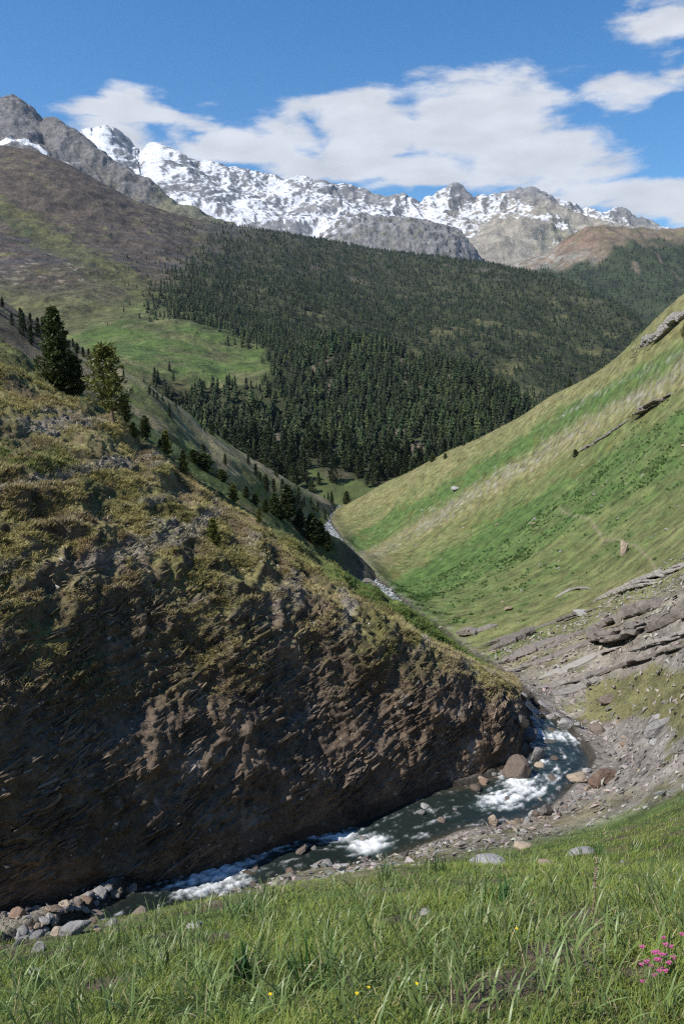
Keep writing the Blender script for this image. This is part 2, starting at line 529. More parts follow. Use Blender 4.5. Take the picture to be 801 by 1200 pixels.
def ground_colour():
    P = GP
    nA = fbm(P, 9.0, 4); nB = fbm(P, 2.2, 4, off=4.4); nC = fbm(P, 30.0, 3, off=8.8); nD = fbm(P, 0.5, 3, off=2.0)
    lush = np.array([0.075, 0.115, 0.028]); green = np.array([0.062, 0.11, 0.030]); dry = np.array([0.20, 0.17, 0.085])
    scree = np.array([0.245, 0.222, 0.198]); soil = np.array([0.10, 0.075, 0.055]); rock = np.array([0.15, 0.135, 0.125])
    c = np.ones((len(P), 3)) * dry
    # right-hand slope: bands of green and straw running with the dip (band coordinate grows uphill)
    bandc = gv + 0.60 * (gu - 400)
    far = sst(55, 85, gr)
    bq = bandc + 9 * nA + 8 * nC
    g = np.interp(bq, [560, 622, 634, 640, 655, 668, 690, 700, 712, 722, 770, 790, 850, 900], [.18, .22, .4, .95, .95, .22, .26, .55, .6, .95, .92, .65, .55, .32])
    strk = fbm(np.stack([bandc / 15.0, gu / 150.0, 0 * gu], -1), 1.0, 4, .6, off=33.0)
    g = np.clip(g + 0.35 * nB + 0.25 * nA + .45 * strk - .02, 0, 1)
    c_far = mixc(np.ones((len(P), 3)) * np.array([0.190, 0.172, 0.078]), np.array([0.064, 0.116, 0.028]), g * 0.97)
    c_far = mixc(c_far, np.array([0.105, 0.10, 0.030]), sst(0.10, 0.35, fbm(P, (5.0, 10.0, 5.0), 3, off=7.7)) * (bq < 720) * 0.6)
    c_far = c_far * (1 + .35 * nB[:, None] + .25 * fbm(P, 5.0, 3, off=18.0)[:, None])
    c_far = mixc(c_far, np.array([0.040, 0.080, 0.024]), sst(0.15, 0.40, nB) * g * 0.6)
    sb = np.exp(-((bq - 672) / 14) ** 2) + 0.8 * np.exp(-((bandc - np.interp(gu, [500, 700, 801], [650, 640, 652])) / 4.5) ** 2) * sst(600, 690, gu)
    stone = sst(0.42, 0.62, fbm(P, 1.1, 3, off=5.5) + 0.42 * sb)
    c_far = mixc(c_far, np.array([0.25, 0.23, 0.20]), np.clip(stone * 0.6 + 0.22 * sst(.3, .9, sb) * sst(-.2, .3, nC + nB), 0, 1))
    pth = [(655, 596), (668, 604), (690, 607), (700, 622), (706, 634), (722, 632), (745, 640), (762, 656), (770, 672)]
    dp = np.full(len(P), 1e9)
    for (a0, b0), (a1, b1) in zip(pth[:-1], pth[1:]):
        tt = np.clip(((gu - a0) * (a1 - a0) + (gv - b0) * (b1 - b0)) / ((a1 - a0) ** 2 + (b1 - b0) ** 2), 0, 1)
        dp = np.minimum(dp, np.hypot(gu - a0 - tt * (a1 - a0), gv - b0 - tt * (b1 - b0)))
    c_far = mixc(c_far, np.array([0.27, 0.22, 0.16]), (1 - sst(.6, 1.8, dp + 2.0 * nB)) * .5)
    c = mixc(c, c_far, far)
    # scree and broken shale between slope and stream
    near = (1 - far)
    s = sst(0.05, 0.35, nA * 0.8 + nB * 0.5 + 0.42 - 1.4 * np.exp(-((gu - 800) / 120) ** 2 - ((gv - 815) / 26) ** 2))
    cn = mixc(np.ones((len(P), 3)) * np.array([0.14, 0.135, 0.06]), scree * (0.85 + 0.5 * nD[:, None] + 0.35 * nB[:, None]), s)
    c = mixc(c, cn, near)
    # near bank: lush turf
    lineV = np.interp(gu, [-200, 0, 200, 330, 400, 500, 600, 700, 801, 1000], [1160, 1112, 1062, 1040, 1030, 1010, 990, 962, 925, 880])
    turf = sst(-10, 12, gv - lineV + 9 * nA + 5 * nB)
    ct = mixc(np.ones((len(P), 3)) * lush, np.array([0.15, 0.135, 0.06]), sst(0.05, 0.5, nB + nA * 0.5))
    bare = sst(0.20, 0.32, fbm(P, 1.1, 3, off=6.6) * 0.9 + nA * 0.25)
    ct = mixc(ct, soil, bare)
    for (u_, v_, d_, r_) in BARE:
        q_ = at(u_, v_, d_)
        ct = mixc(ct, soil * (1 + .6 * nD[:, None]), 1 - sst(.6, 1.1, np.hypot(P[:, 0] - q_[0], (P[:, 1] - q_[1])) / r_ + .5 * nD))
    c = mixc(c, ct, turf * (1 - far))
    pale = np.exp(-((gv - lineV + 12) / 14) ** 2) * sst(-0.3, 0.2, nA)
    c = mixc(c, np.array([0.16, 0.14, 0.06]), pale * 0.7 * (1 - far))
    # stream bed and wet margin
    wet = 1 - sst(0.95, 1.25, gD / ghw)
    c = mixc(c, np.array([0.045, 0.040, 0.034]) * (1 + 0.6 * nD[:, None]), wet)
    shore = (1 - sst(0.0, 2.2, gD - ghw)) * (1 - wet) * (1 - far * sst(-.3, .2, nB))
    c = mixc(c, np.array([0.20, 0.178, 0.155]) * (1 + 0.7 * nD[:, None]), shore * 0.85)
    return c, turf


gcol, gturf = ground_colour()
M_ground = ground_mat('slope_turf_and_scree', fine=0.25, var=0.85, bump=0.7)
gF = grid_faces(len(rA), len(thA))
ground = link('ground', mesh_raw('ground', GP, gF, M_ground, True, gcol), kind='structure')

# ------------------------------------------------------------------ spur with the dark cliff on the left bank
SROWS = [
    [(-420, 1250, 24), (-150, 1230, 25.8), (0, 1160, 27.8), (130, 1115, 29.8), (260, 1040, 33), (400, 985, 38), (500, 950, 41.5), (575, 925, 44.2), (616, 905, 46.5), (640, 850, 53), (600, 815, 60)],
    [(-420, 1180, 24.5), (-150, 1118, 26.5), (0, 1066, 28.5), (130, 1046, 30.5), (260, 1012, 33.5), (400, 955, 38.5), (500, 922, 42), (570, 902, 44.5), (606, 880, 46.8), (612, 838, 52), (596, 806, 59)],
    [(-420, 900, 25.5), (-150, 900, 27), (0, 880, 29), (130, 860, 32), (260, 850, 36), (400, 830, 41), (500, 820, 44.5), (560, 832, 46.5), (594, 838, 48), (606, 822, 52), (594, 802, 58)],
    [(-420, 680, 29), (-150, 700, 30), (0, 690, 33), (130, 690, 37), (260, 690, 41.5), (400, 730, 45), (500, 768, 48), (555, 798, 50), (586, 812, 51), (600, 808, 54), (592, 798, 58)],
    [(-420, 480, 39), (-150, 520, 40), (0, 540, 43), (130, 575, 47), (260, 625, 50), (400, 706, 53), (500, 760, 55), (555, 785, 55), (580, 799, 55), (592, 800, 57), (590, 796, 59)],
    [(-420, 300, 60), (-150, 380, 60), (0, 443, 61), (130, 505, 62), (260, 592, 62), (400, 684, 62), (500, 739, 61), (552, 775, 60), (576, 792, 59), (588, 796, 60), (588, 794, 61)],
    [(-420, 200, 90), (-150, 310, 87), (0, 398, 85), (130, 484, 78), (260, 582, 73), (400, 669, 68), (500, 730, 66), (552, 768, 64), (574, 786, 62), (584, 793, 61.5), (586, 793, 62)],
]
NS = 620
srows = [row_by_index(r, NS) for r in SROWS]
b6 = srows[-1]
srows.append(b6 + np.array([3.0, 14.0, -9.5]))
srows.append(b6 + np.array([6.0, 40.0, -36.0]))
SG, st_ = loft(srows, [14, 130, 120, 110, 80, 60, 14, 10])
SPt = np.repeat(st_[:, None], NS, 1)
SN = grid_normals(SG)
if SN[200, 200, 1] > 0: SN = -SN
P = SG
rockw = (1 - sst(2.2, 4.6, SPt + 0.5 * fbm(P, 5.0, 3))) * sst(0.0, 0.5, SPt)
lump = fbm(P, 4.5, 3, off=1.7)
# strata: thin beds dipping to the right
dip = P[..., 2] * 1.0 - P[..., 0] * 0.42 + 0.9 * fbm(P, 9.0, 3, off=2.2) + P[..., 1] * 0.08
beds = np.stack([dip * 1.0, P[..., 0] * 0.06, P[..., 1] * 0.06], -1)
bedn = fbm(beds, (0.9, 1, 1), 4, 0.6)
cl = np.floor(dip / 0.55 + 0.8 * lump)
cfr = dip / 0.55 + 0.8 * lump - cl
step = (sst(0, 0.8, cfr) - 0.5)
blocks = ridged(P, 3.2, 4, 0.55, off=4.0)
bigb = ridged(np.stack([P[..., 0] * .8, P[..., 1] * .8, dip * .9], -1), 6.5, 3, 0.5, off=9.0)
disp = rockw * (0.20 * bedn + 0.16 * step * sst(0.0, 0.35, fbm(P, 4.0, 2, off=6.0)) + 0.42 * blocks + 0.75 * bigb + 1.0 * fbm(P, 9.0, 3, off=7.0) + .28 * ridged(P, .9, 3, off=2.0) + .10 * fbm(P, .35, 2, off=2.0))
turfw = 1 - rockw
tuss = np.abs(fbm(P, 0.9, 3, off=3.3))
tq = (P[..., 2] + .12 * P[..., 0]) / 1.7 + 1.1 * fbm(P, 9.0, 3, off=14.0)
tfr = tq - np.floor(tq)
terr = sst(0.0, 0.62, tfr) - sst(0.74, 1.0, tfr)
tpatch = sst(-0.25, 0.25, fbm(P, 7.0, 3, off=15.0))
disp = (disp - 0.35 * rockw) * (0.25 + 0.75 * sst(1.0, 1.5, SPt))
edge = sst(0, 0.6, SPt) * (1 - 0.75 * sst(5.2, 6.2, SPt))
disp += turfw * edge * 0.75 * (terr - .5) * tpatch
disp += turfw * (0.45 * lump + 0.55 * (0.3 - tuss) + 0.22 * fbm(P, 0.35, 2, off=8.1)) * edge
mid = np.exp(-((SPt - 3.4) / 0.9) ** 2)
disp += mid * 0.8 * ridged(P, 2.4, 3, off=5.1)
nose = sst(NS * 0.80, NS * 0.95, np.arange(NS))[None, :]
disp = disp * (1 - 0.45 * nose)
SD = SG + SN * disp[..., None]
SP3 = SD.reshape(-1, 3)


def spur_colour():
    P = SG
    nA = fbm(P, 6.0, 4, off=1.1); nB = fbm(P, 1.4, 4, off=2.7); nC = fbm(P, 0.4, 3, off=3.9)
    N2 = grid_normals(SD)
    if N2[200, 200, 1] > 0: N2 = -N2
    up = N2[..., 2]
    rock = np.array([0.128, 0.100, 0.076]); grey = np.array([0.21, 0.19, 0.17]); brown = np.array([0.122, 0.088, 0.060])
    tan = np.array([0.215, 0.190, 0.082]); olive = np.array([0.11, 0.105, 0.038]); green = np.array([0.055, 0.095, 0.020])
    c = np.ones(P.shape) * rock
    c = mixc(c, brown, sst(-0.3, 0.4, nA))
    c = c * (1 + 0.30 * bedn[..., None] + 0.45 * nC[..., None] + .35 * nB[..., None])
    c = mixc(c, grey, sst(0.30, 0.48, nB + 0.25 * bedn) * 0.7)
    c = mixc(c, np.array([0.30, 0.28, 0.26]), sst(0.52, 0.62, fbm(P, 0.5, 2, off=12.0)) * 0.6)
    gr_ = sst(2.2, 3.4, SPt + 1.0 * nA + 0.5 * nB + 0.9 * (up - 0.55))
    ctan = mixc(np.ones(P.shape) * tan, olive, sst(-0.35, 0.35, nA + 0.5 * nB))
    ctan = mixc(ctan, brown * 1.2, sst(0.15, 0.45, nB - nA * 0.5) * 0.8)
    c = mixc(c, ctan, gr_ * sst(0.25, 0.6, up + 0.25 * nC + 0.1))
    ris = sst(0.70, 0.82, tfr) * tpatch * sst(2.6, 3.2, SPt) * (1 - sst(5.0, 5.4, SPt))
    c = mixc(c, np.array([0.115, 0.085, 0.058]) * (1 + .5 * nC[..., None]), ris * .85)
    c = mixc(c, np.array([0.10, 0.078, 0.045]), sst(0.0, 0.3, fbm(P, 5.0, 3, off=16.0)) * gr_ * .75)
    # grey rock bands in the turf
    bands = sst(0.14, 0.32, fbm(beds, (1.6, 1.4, 1.4), 3, off=5.0) + 0.3 * nB) * sst(2.5, 3.2, SPt) * (1 - sst(4.9, 5.3, SPt))
    global bands_w
    bands_w = bands
    c = mixc(c, grey * (1 + 0.4 * nC[..., None]), bands * 0.65)
    U, V = to_pixels(P)
    global right_w
    rightg = sst(300, 420, U + 30 * nA) * sst(3.5, 4.5, SPt + 0.35 * nA)
    right_w = rightg * sst(4.2, 4.9, SPt + .2 * nB)
    c = mixc(c, olive * (1 + 0.3 * nB[..., None]), rightg * 0.8)
    c = mixc(c, np.array([0.068, 0.110, 0.024]) * (1 + .3 * nB[..., None]), right_w * 0.9)
    c = mixc(c, np.array([0.062, 0.075, 0.026]), sst(5.1, 5.35, SPt) * (1 - rightg) * 0.9)  # dark green turf behind the crest, its shadowed side put into the colour
    c = mixc(c, np.array([0.17, 0.17, 0.05]), sst(.1, .35, nB) * sst(4.8, 5.1, SPt) * .6)
    c = mixc(c, green, np.exp(-((U - 20) / 60) ** 2 - ((V - 550) / 24) ** 2) * sst(-.2, .2, nB))
    wet = 1 - sst(1.0, 1.12, SPt + 0.04 * nB)
    return c * (1 - 0.5 * wet[..., None])


scol = spur_colour()
M_spur = ground_mat('shale_cliff_and_dry_turf', fine=0.22, var=0.8, bump=0.8)
cliff = link('hillside', mesh_raw('cliff_spur', SP3, grid_faces(SG.shape[0], NS), M_spur, True, scol.reshape(-1, 3)), kind='structure')
print('spur', round(time.time() - T0, 1))


# ------------------------------------------------------------------ hillsides and mountains (one sheet each)
def landform(name, rows, us, counts, disp_fn, col_fn, mat, back=None, sharp=False):
    rr = [row_by_pixel_col(r, us, sharp and i == 0) for i, r in enumerate(rows)]
    if back is not None:
        for b in back:
            rr.insert(0, rr[0] + np.array(b))
        counts = [3] * len(back) + counts
    G, t = loft(rr, counts)
    t = t - (len(back) if back is not None else 0)
    N = grid_normals(G)
    N = np.where((N[..., 2:3]) < 0, -N, N)
    T = np.repeat(t[:, None], len(us), 1)
    U = np.repeat(us[None, :], len(t), 0)
    D = disp_fn(G, T, U, N)
    Gd = G + (N * D[..., None] if D.ndim == 2 else D)
    N2 = grid_normals(Gd)
    N2 = np.where((N2[..., 2:3]) < 0, -N2, N2)
    _, V = to_pixels(G)
    c = col_fn(Gd, T, U, V, N2, D)
    o = link(name, mesh_raw(name, Gd.reshape(-1, 3), grid_faces(*G.shape[:2]), mat, True, c.reshape(-1, 3)), kind='structure')
    return dict(o=o, G=Gd, T=T, U=U, V=V, N=N2, c=c)


def bump_(x, x0, w):
    return np.exp(-((x - x0) / w) ** 2)


M_far = ground_mat('mountain_rock_snow_turf', fine=14.0, var=0.6, bump=0.8, coarse=70)
M_mid = ground_mat('valley_side_turf', fine=1.2, var=0.8, bump=0.7, coarse=9)

# left valley side behind the spur
LROWS = [
    [(-300, 190, 280), (-100, 290, 262), (0, 352, 250), (60, 388, 250), (130, 428, 262), (200, 470, 285), (260, 515, 310), (320, 553, 345), (370, 580, 400), (400, 592, 440)],
    [(-300, 260, 250), (-100, 345, 232), (0, 392, 200), (60, 430, 198), (130, 465, 202), (200, 505, 212), (260, 548, 230), (320, 582, 270), (370, 604, 335), (400, 606, 400)],
    [(-300, 340, 215), (-100, 415, 195), (0, 450, 185), (60, 485, 185), (130, 512, 190), (200, 550, 200), (260, 585, 220), (320, 612, 250), (370, 628, 290), (410, 650, 330)],
    [(-300, 440, 180), (-100, 500, 160), (0, 530, 155), (60, 560, 155), (130, 580, 160), (200, 610, 170), (260, 640, 185), (320, 660, 205), (370, 660, 240), (410, 672, 260)],
]
us = np.linspace(-300, 402, 330)


def ldisp(G, T, U, N):
    return fbm(G, 40.0, 4) * 4.0 * sst(0, 0.6, T) + fbm(G, 6.0, 3, off=3) * 0.7


def lcol(G, T, U, V, N, D):
    nA = fbm(G, 30.0, 4, off=2); nB = fbm(G, 6.0, 4, off=5)
    c = np.ones(G.shape) * np.array([0.23, 0.195, 0.115])
    c = mixc(c, np.array([0.105, 0.135, 0.036]), sst(-0.3, 0.2, nA + 0.5 * nB))
    c = mixc(c, np.array([0.26, 0.23, 0.15]), sst(0.15, 0.4, nB - 0.4 * nA) * 0.6)
    c = mixc(c, np.array([0.30, 0.26, 0.17]), bump_(T, 0.30 + .03 * nA, 0.035) * sst(150, 180, U) * .8)
    c = mixc(c, np.array([0.20, 0.160, 0.105]), bump_(T, 0.62, 0.2) * sst(-.3, .2, nB) * sst(150, 200, U) * 0.7)
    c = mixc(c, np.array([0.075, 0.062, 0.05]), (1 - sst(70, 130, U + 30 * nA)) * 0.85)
    return c


LS = landform('valley_side', LROWS, us, [40, 40, 30], ldisp, lcol, M_mid, back=[(-10, 60, -25)])

# second fold, with dark bushes on its crest
L2 = [
    [(150, 480, 135), (210, 525, 130), (265, 566, 128), (320, 598, 135), (365, 618, 150), (398, 632, 172), (424, 655, 184), (446, 678, 188)],
    [(150, 530, 112), (210, 570, 108), (265, 605, 108), (320, 632, 115), (365, 655, 128), (400, 675, 140), (420, 690, 148), (436, 700, 152)],
    [(150, 600, 90), (210, 640, 88), (265, 675, 86), (320, 700, 90), (365, 715, 100), (405, 728, 110), (430, 735, 118), (450, 745, 125)],
]


def l2disp(G, T, U, N):
    return fbm(G, 16.0, 4) * 1.6 * sst(0, 0.5, T) + fbm(G, 3.0, 3, off=3) * 0.4


def l2col(G, T, U, V, N, D):
    nA = fbm(G, 12.0, 4, off=2); nB = fbm(G, 3.0, 4, off=5)
    c = np.ones(G.shape) * np.array([0.055, 0.08, 0.026])
    c = mixc(c, np.array([0.11, 0.10, 0.05]), sst(-0.1, 0.4, nA + 0.5 * nB))
    c = mixc(c, np.array([0.075, 0.065, 0.055]), sst(385, 415, U + 8 * nB) * 0.9)
    return c


LB = landform('valley_side', L2, np.linspace(150, 446, 200), [40, 40], l2disp, l2col, ground_mat('fold_turf', .6, 0.8, 0.7, coarse=5), back=[(4, 18, -14)])

# brown mountain, meadow and the long forested ridge
MROWS = [
    [(-200, 130, 2350), (-100, 150, 2300), (0, 172, 2200), (40, 178, 2180), (100, 205, 2150), (160, 238, 2150), (240, 263, 2250), (330, 276, 2450), (420, 291, 2500), (470, 299, 2500), (560, 312, 2400), (640, 327, 2250), (700, 354, 2050), (755, 393, 1900), (820, 450, 1800)],
    [(-200, 240, 1750), (0, 258, 1650), (100, 280, 1600), (160, 300, 1580), (240, 315, 1620), (330, 330, 1700), (470, 350, 1850), (560, 355, 1850), (640, 370, 1800), (700, 392, 1700), (755, 420, 1650), (820, 470, 1600)],
    [(-200, 325, 1200), (0, 335, 1120), (100, 345, 1080), (160, 360, 1060), (240, 370, 1080), (330, 385, 1150), (470, 398, 1400), (560, 402, 1450), (640, 412, 1480), (700, 428, 1480), (755, 450, 1480), (820, 490, 1450)],
    [(-200, 385, 860), (0, 385, 820), (100, 390, 790), (160, 393, 770), (240, 403, 770), (330, 425, 800), (420, 440, 1000), (470, 443, 1120), (560, 447, 1220), (640, 458, 1280), (700, 465, 1300), (820, 510, 1300)],
    [(-200, 440, 640), (0, 440, 620), (100, 442, 600), (160, 448, 590), (240, 458, 590), (330, 468, 600), (400, 480, 720), (470, 485, 900), (560, 490, 1000), (640, 495, 1050), (820, 540, 1100)],
    [(-200, 540, 480), (0, 540, 470), (100, 545, 460), (160, 555, 455), (240, 570, 450), (330, 590, 450), (400, 605, 480), (470, 600, 600), (560, 590, 750), (640, 590, 850), (820, 620, 900)],
]
us = np.linspace(-200, 820, 800)


def forest_mask(G, T, U, V):
    nA = fbm(G, 160.0, 4, off=2.5); nB = fbm(G, 45.0, 3, off=6)
    # lower limit of the bare brown slopes, upper limit of trees on the left
    lim = np.interp(U, [-200, 120, 170, 230, 262, 300], [2000, 2000, 355, 300, 268, 255])
    m = sst(-24, 56, V - lim + 26 * nA + 16 * nB) * sst(120, 180, U + 25 * nA)
    # meadow left open
    up = np.interp(U, [-200, 60, 100, 160, 230, 262, 300, 322, 340], [420, 400, 386, 380, 392, 402, 425, 445, 460])
    lo = np.interp(U, [-200, 100, 180, 230, 262, 300, 322, 340], [470, 445, 450, 456, 462, 466, 464, 460])
    nE = fbm(G, 18.0, 3, off=16)
    md = sst(-26, 16, V - up + 16 * nB + 12 * nA + 10 * nE) * sst(-5, 5, lo - V + 5 * nB) * (1 - sst(300, 335, U + 12 * nB))
    m = m * (1 - md)
    m = m * (1 - 0.9 * bump_(U, 610, 34) * bump_(V - 0.0 * U, 467, 6))
    m = m * (1 - 0.9 * sst(0.20, 0.38, fbm(G, (90, 90, 40), 4, .6, off=11)))
    m = m * (1 - .95 * bump_(V - 0.12 * (U - 520), 338 + 6 * nB, 3.0) * sst(-.2, .2, nA) * sst(500, 530, U))
    return np.clip(m, 0, 1), md


def mdisp(G, T, U, N):
    lo = sst(0.0, 0.5, T)
    flat = 1 - 0.85 * bump_(T, 3.4, 0.5) * (1 - sst(250, 330, U))
    g3 = ridged(np.stack([G[..., 0], G[..., 1] * .6, G[..., 2] * .6], -1), 60.0, 4, off=7.0)
    gul = ridged(np.stack([G[..., 0], G[..., 1] * 0.35, G[..., 2] * 0.35], -1), 160.0, 4, off=3.0)
    return (fbm(G, 320.0, 5) * 26 * lo + gul * 12 * lo + g3 * 5 * sst(0, .2, T) + fbm(G, 40, 4, off=4) * 4) * flat


def mcol(G, T, U, V, N, D):
    nA = fbm(G, 200.0, 5, off=2); nB = fbm(G, 40.0, 4, off=5); nC = fbm(G, 14.0, 3, off=7)
    m, md = forest_mask(G, T, U, V)
    nE = fbm(G, 18.0, 3, off=16)
    brown = np.array([0.078, 0.060, 0.045]); slate = np.array([0.058, 0.053, 0.051]); tanb = np.array([0.130, 0.098, 0.072])
    grass = np.array([0.100, 0.100, 0.034])
    c = np.ones(G.shape) * brown
    hz = fbm(np.stack([G[..., 0] / 260, G[..., 1] / 260, G[..., 2] / 14], -1), 1.0, 4, off=1)
    c = mixc(c, slate, sst(-0.1, 0.35, hz + 0.4 * nA) * sst(255, 300, V))
    c = mixc(c, tanb, sst(0.05, 0.5, nB + 0.5 * nA) * 0.6)
    diag = V - (230 + 0.62 * (U - 0))                 # green rib running down to the right
    c = mixc(c, grass, sst(0.0, 0.35, nB * 0.9 + nC * .5 + nA * 0.4 + 0.75 * bump_(diag, 18, 20) - 0.22) * 0.8)
    c = mixc(c, np.array([.035, .045, .02]), sst(.25, .45, nC + .5 * nB + .35 * bump_(diag, 30, 16)) * bump_(diag, 30, 26) * .7)
    c = mixc(c, grass * 1.0, sst(305, 385, V + 30 * nA + 26 * nB) * 0.78)
    c = c * (1 + .6 * nC[..., None] + .3 * fbm(G, 6.0, 2, off=3)[..., None])
    c = mixc(c, grass * 0.9, sst(200, 230, U) * sst(-0.2, 0.3, nB) * 0.6)
    c = mixc(c, np.array([0.3, 0.25, 0.18]), bump_(U, 60, 70) * bump_(V, 330, 22) * sst(0.18, 0.4, nC) * 0.8)
    mead = mixc(np.ones(G.shape) * np.array([0.072, 0.112, 0.026]), np.array([0.115, 0.115, 0.048]), sst(-0.2, 0.4, nB * 0.7 + nA * 0.6 + .5 * nE))
    mead = mead * (1 + .45 * nE[..., None] + .3 * fbm(G, 7.0, 2, off=3)[..., None])
    c = mixc(c, mead, md)
    c = mixc(c, np.array([0.09, 0.085, 0.08]), bump_(U, 285, 55) * bump_(V, 272, 9) * 0.9)
    under = mixc(np.ones(G.shape) * np.array([0.035, 0.042, 0.018]), np.array([0.050, 0.050, 0.026]), sst(0.1, 0.5, nB))
    c = mixc(c, under, m * 0.9)
    return c


MM = landform('mountainside', MROWS, us, [130, 130, 100, 70, 40], mdisp, mcol, ground_mat('brown_slope', 6.0, 0.75, 0.8, coarse=30),
              back=[(0, 420, -160)])

# near forest shoulder
NROWS = [
    [(150, 430, 700), (230, 452, 700), (300, 455, 720), (380, 398, 820), (440, 404, 800), (490, 422, 770), (530, 426, 745), (555, 437, 725), (585, 455, 700), (612, 470, 690), (650, 500, 690)],
    [(150, 470, 570), (230, 480, 570), (300, 480, 580), (380, 455, 640), (440, 462, 630), (490, 470, 620), (530, 476, 600), (555, 485, 590), (612, 505, 590), (650, 530, 590)],
    [(150, 515, 500), (230, 520, 490), (300, 525, 490), (380, 520, 500), (440, 520, 510), (490, 522, 510), (555, 530, 510), (612, 545, 520), (650, 560, 520)],
    [(150, 570, 440), (230, 572, 432), (300, 575, 430), (380, 577, 430), (440, 575, 435), (490, 575, 440), (555, 575, 450), (650, 600, 460)],
    [(150, 610, 400), (300, 610, 400), (380, 612, 405), (440, 605, 410), (490, 610, 410), (650, 640, 430)],
]


def ndisp(G, T, U, N):
    return (fbm(G, 90.0, 4) * 7 + fbm(G, 18, 3, off=4) * 2) * sst(0, 0.5, T)


def ncol(G, T, U, V, N, D):
    nA = fbm(G, 60.0, 4, off=2); nB = fbm(G, 16.0, 4, off=5)
    c = np.ones(G.shape) * np.array([0.04, 0.045, 0.02])
    c = mixc(c, np.array([0.11, 0.09, 0.065]), sst(0.12, 0.35, nA + 0.4 * nB) * sst(-.2, .2, nB))
    c = mixc(c, np.array([0.09, 0.125, 0.035]), sst(0.25, 0.5, nA - 0.5 * nB) * 0.9)
    c = mixc(c, np.array([0.095, 0.125, 0.035]), (1 - sst(0.04, 0.13, T)) * sst(475, 495, U))
    c = mixc(c, np.array([0.15, 0.115, 0.085]), bump_(T, .55 + .25 * nA, .09) * sst(-.1, .15, nB) * sst(380, 420, U) * .8)
    c = mixc(c, np.array([0.072, 0.092, 0.032]), sst(2.75, 3.0, T + 0.4 * nA + .3 * nB))
    return c


NN = landform('mountainside', NROWS, np.linspace(150, 650, 300), [50, 50, 40, 20], ndisp, ncol, ground_mat('forest_floor', 4.0, 0.3, 0.4, coarse=30),
              back=[(10, 70, -40)])

# forested mountain beyond, on the right
TROWS = [
    [(560, 330, 4000), (600, 312, 3900), (640, 300, 3800), (665, 282, 3750), (690, 272, 3700), (720, 270, 3650), (760, 271, 3600), (801, 271, 3550), (900, 276, 3500), (1050, 290, 3500)],
    [(560, 360, 3300), (640, 335, 3200), (690, 320, 3100), (760, 325, 3000), (801, 330, 2950), (900, 335, 2900), (1050, 345, 2900)],
    [(560, 420, 2500), (640, 400, 2500), (720, 395, 2450), (801, 400, 2400), (900, 405, 2400), (1050, 410, 2400)],
    [(560, 470, 2000), (720, 470, 2000), (801, 470, 2000), (1050, 480, 2000)],
]


def tdisp(G, T, U, N):
    gul = ridged(np.stack([G[..., 0], G[..., 1] * 0.3, G[..., 2] * 0.3], -1), 260.0, 4, off=2.0)
    return (gul * 45 + fbm(G, 90, 4) * 14) * sst(-0.15, 0.5, T) + fbm(G, 60, 3, off=3) * 5


def tcol(G, T, U, V, N, D):
    nA = fbm(G, 260.0, 4, off=2); nB = fbm(G, 60.0, 4, off=5)
    c = np.ones(G.shape) * np.array([0.16, 0.125, 0.085])
    c = mixc(c, np.array([0.185, 0.120, 0.088]), bump_(U, 668, 30) * bump_(V, 286, 16) * .8)
    c = c * (1 + .5 * fbm(G, 22.0, 3, off=7)[..., None])
    c = mixc(c, np.array([0.12, 0.125, 0.05]), sst(0.0, 0.4, nB) * 0.6)
    crag = (1 - sst(665, 720, U + 40 * nB + 30 * nA)) * sst(285, 310, V + 16 * nB) * sst(-.25, .2, nB + fbm(G, 25.0, 3, off=8))
    c = mixc(c, np.array([0.26, 0.245, 0.215]) * (1 + 0.5 * nB[..., None]), crag)
    f = sst(-6, 10, V - np.interp(U, [600, 660, 700, 735, 801, 900], [326, 316, 304, 280, 282, 288]) + 22 * nA + 12 * nB)
    c = mixc(c, np.array([0.030, 0.042, 0.018]) * (1 + 0.7 * nB[..., None]), f * 0.95)
    c = mixc(c, np.array([0.17, 0.13, 0.09]), f * sst(0.36, 0.5, fbm(G, (60, 400, 400), 3, off=9)) * 0.8)
    return c


TT = landform('mountain', TROWS, np.linspace(560, 1050, 300), [60, 60, 20], tdisp, tcol, M_far, back=[(0, 700, -300)])

# grey peaks on the left, above the brown slope
GROWS = [
    [(-200, 90, 3900), (-60, 118, 3800), (-20, 124, 3750), (0, 127, 3700), (14, 124, 3700), (30, 129, 3700), (42, 138, 3720), (52, 150, 3760), (57, 157, 3800), (62, 151, 3600), (70, 150, 3550), (86, 158, 3550), (100, 171, 3500), (115, 187, 3450), (150, 208, 3400), (185, 232, 3350), (212, 250, 3300), (240, 264, 3250), (300, 290, 3200)],
    [(-200, 130, 3500), (-60, 150, 3400), (0, 164, 3350), (25, 170, 3350), (45, 176, 3350), (60, 186, 3300), (86, 200, 3250), (115, 222, 3200), (150, 240, 3150), (185, 255, 3100), (240, 275, 3000), (300, 300, 3000)],
    [(-200, 200, 2900), (0, 220, 2800), (100, 250, 2700), (185, 280, 2700), (300, 320, 2700)],
]


def gdisp(G, T, U, N):
    gul = ridged(np.stack([G[..., 0], G[..., 1] * 0.5, G[..., 2] * 0.25], -1), 150.0, 5, off=2.0)
    g2 = ridged(np.stack([G[..., 0] + .4 * G[..., 2], G[..., 1], G[..., 2] * 0.3], -1), 70.0, 4, .55, off=5.0)
    return gul * 30 * sst(-0.2, 0.3, T) + g2 * 15 * sst(-.3, .2, T) + fbm(G, 45, 4, off=3) * 6


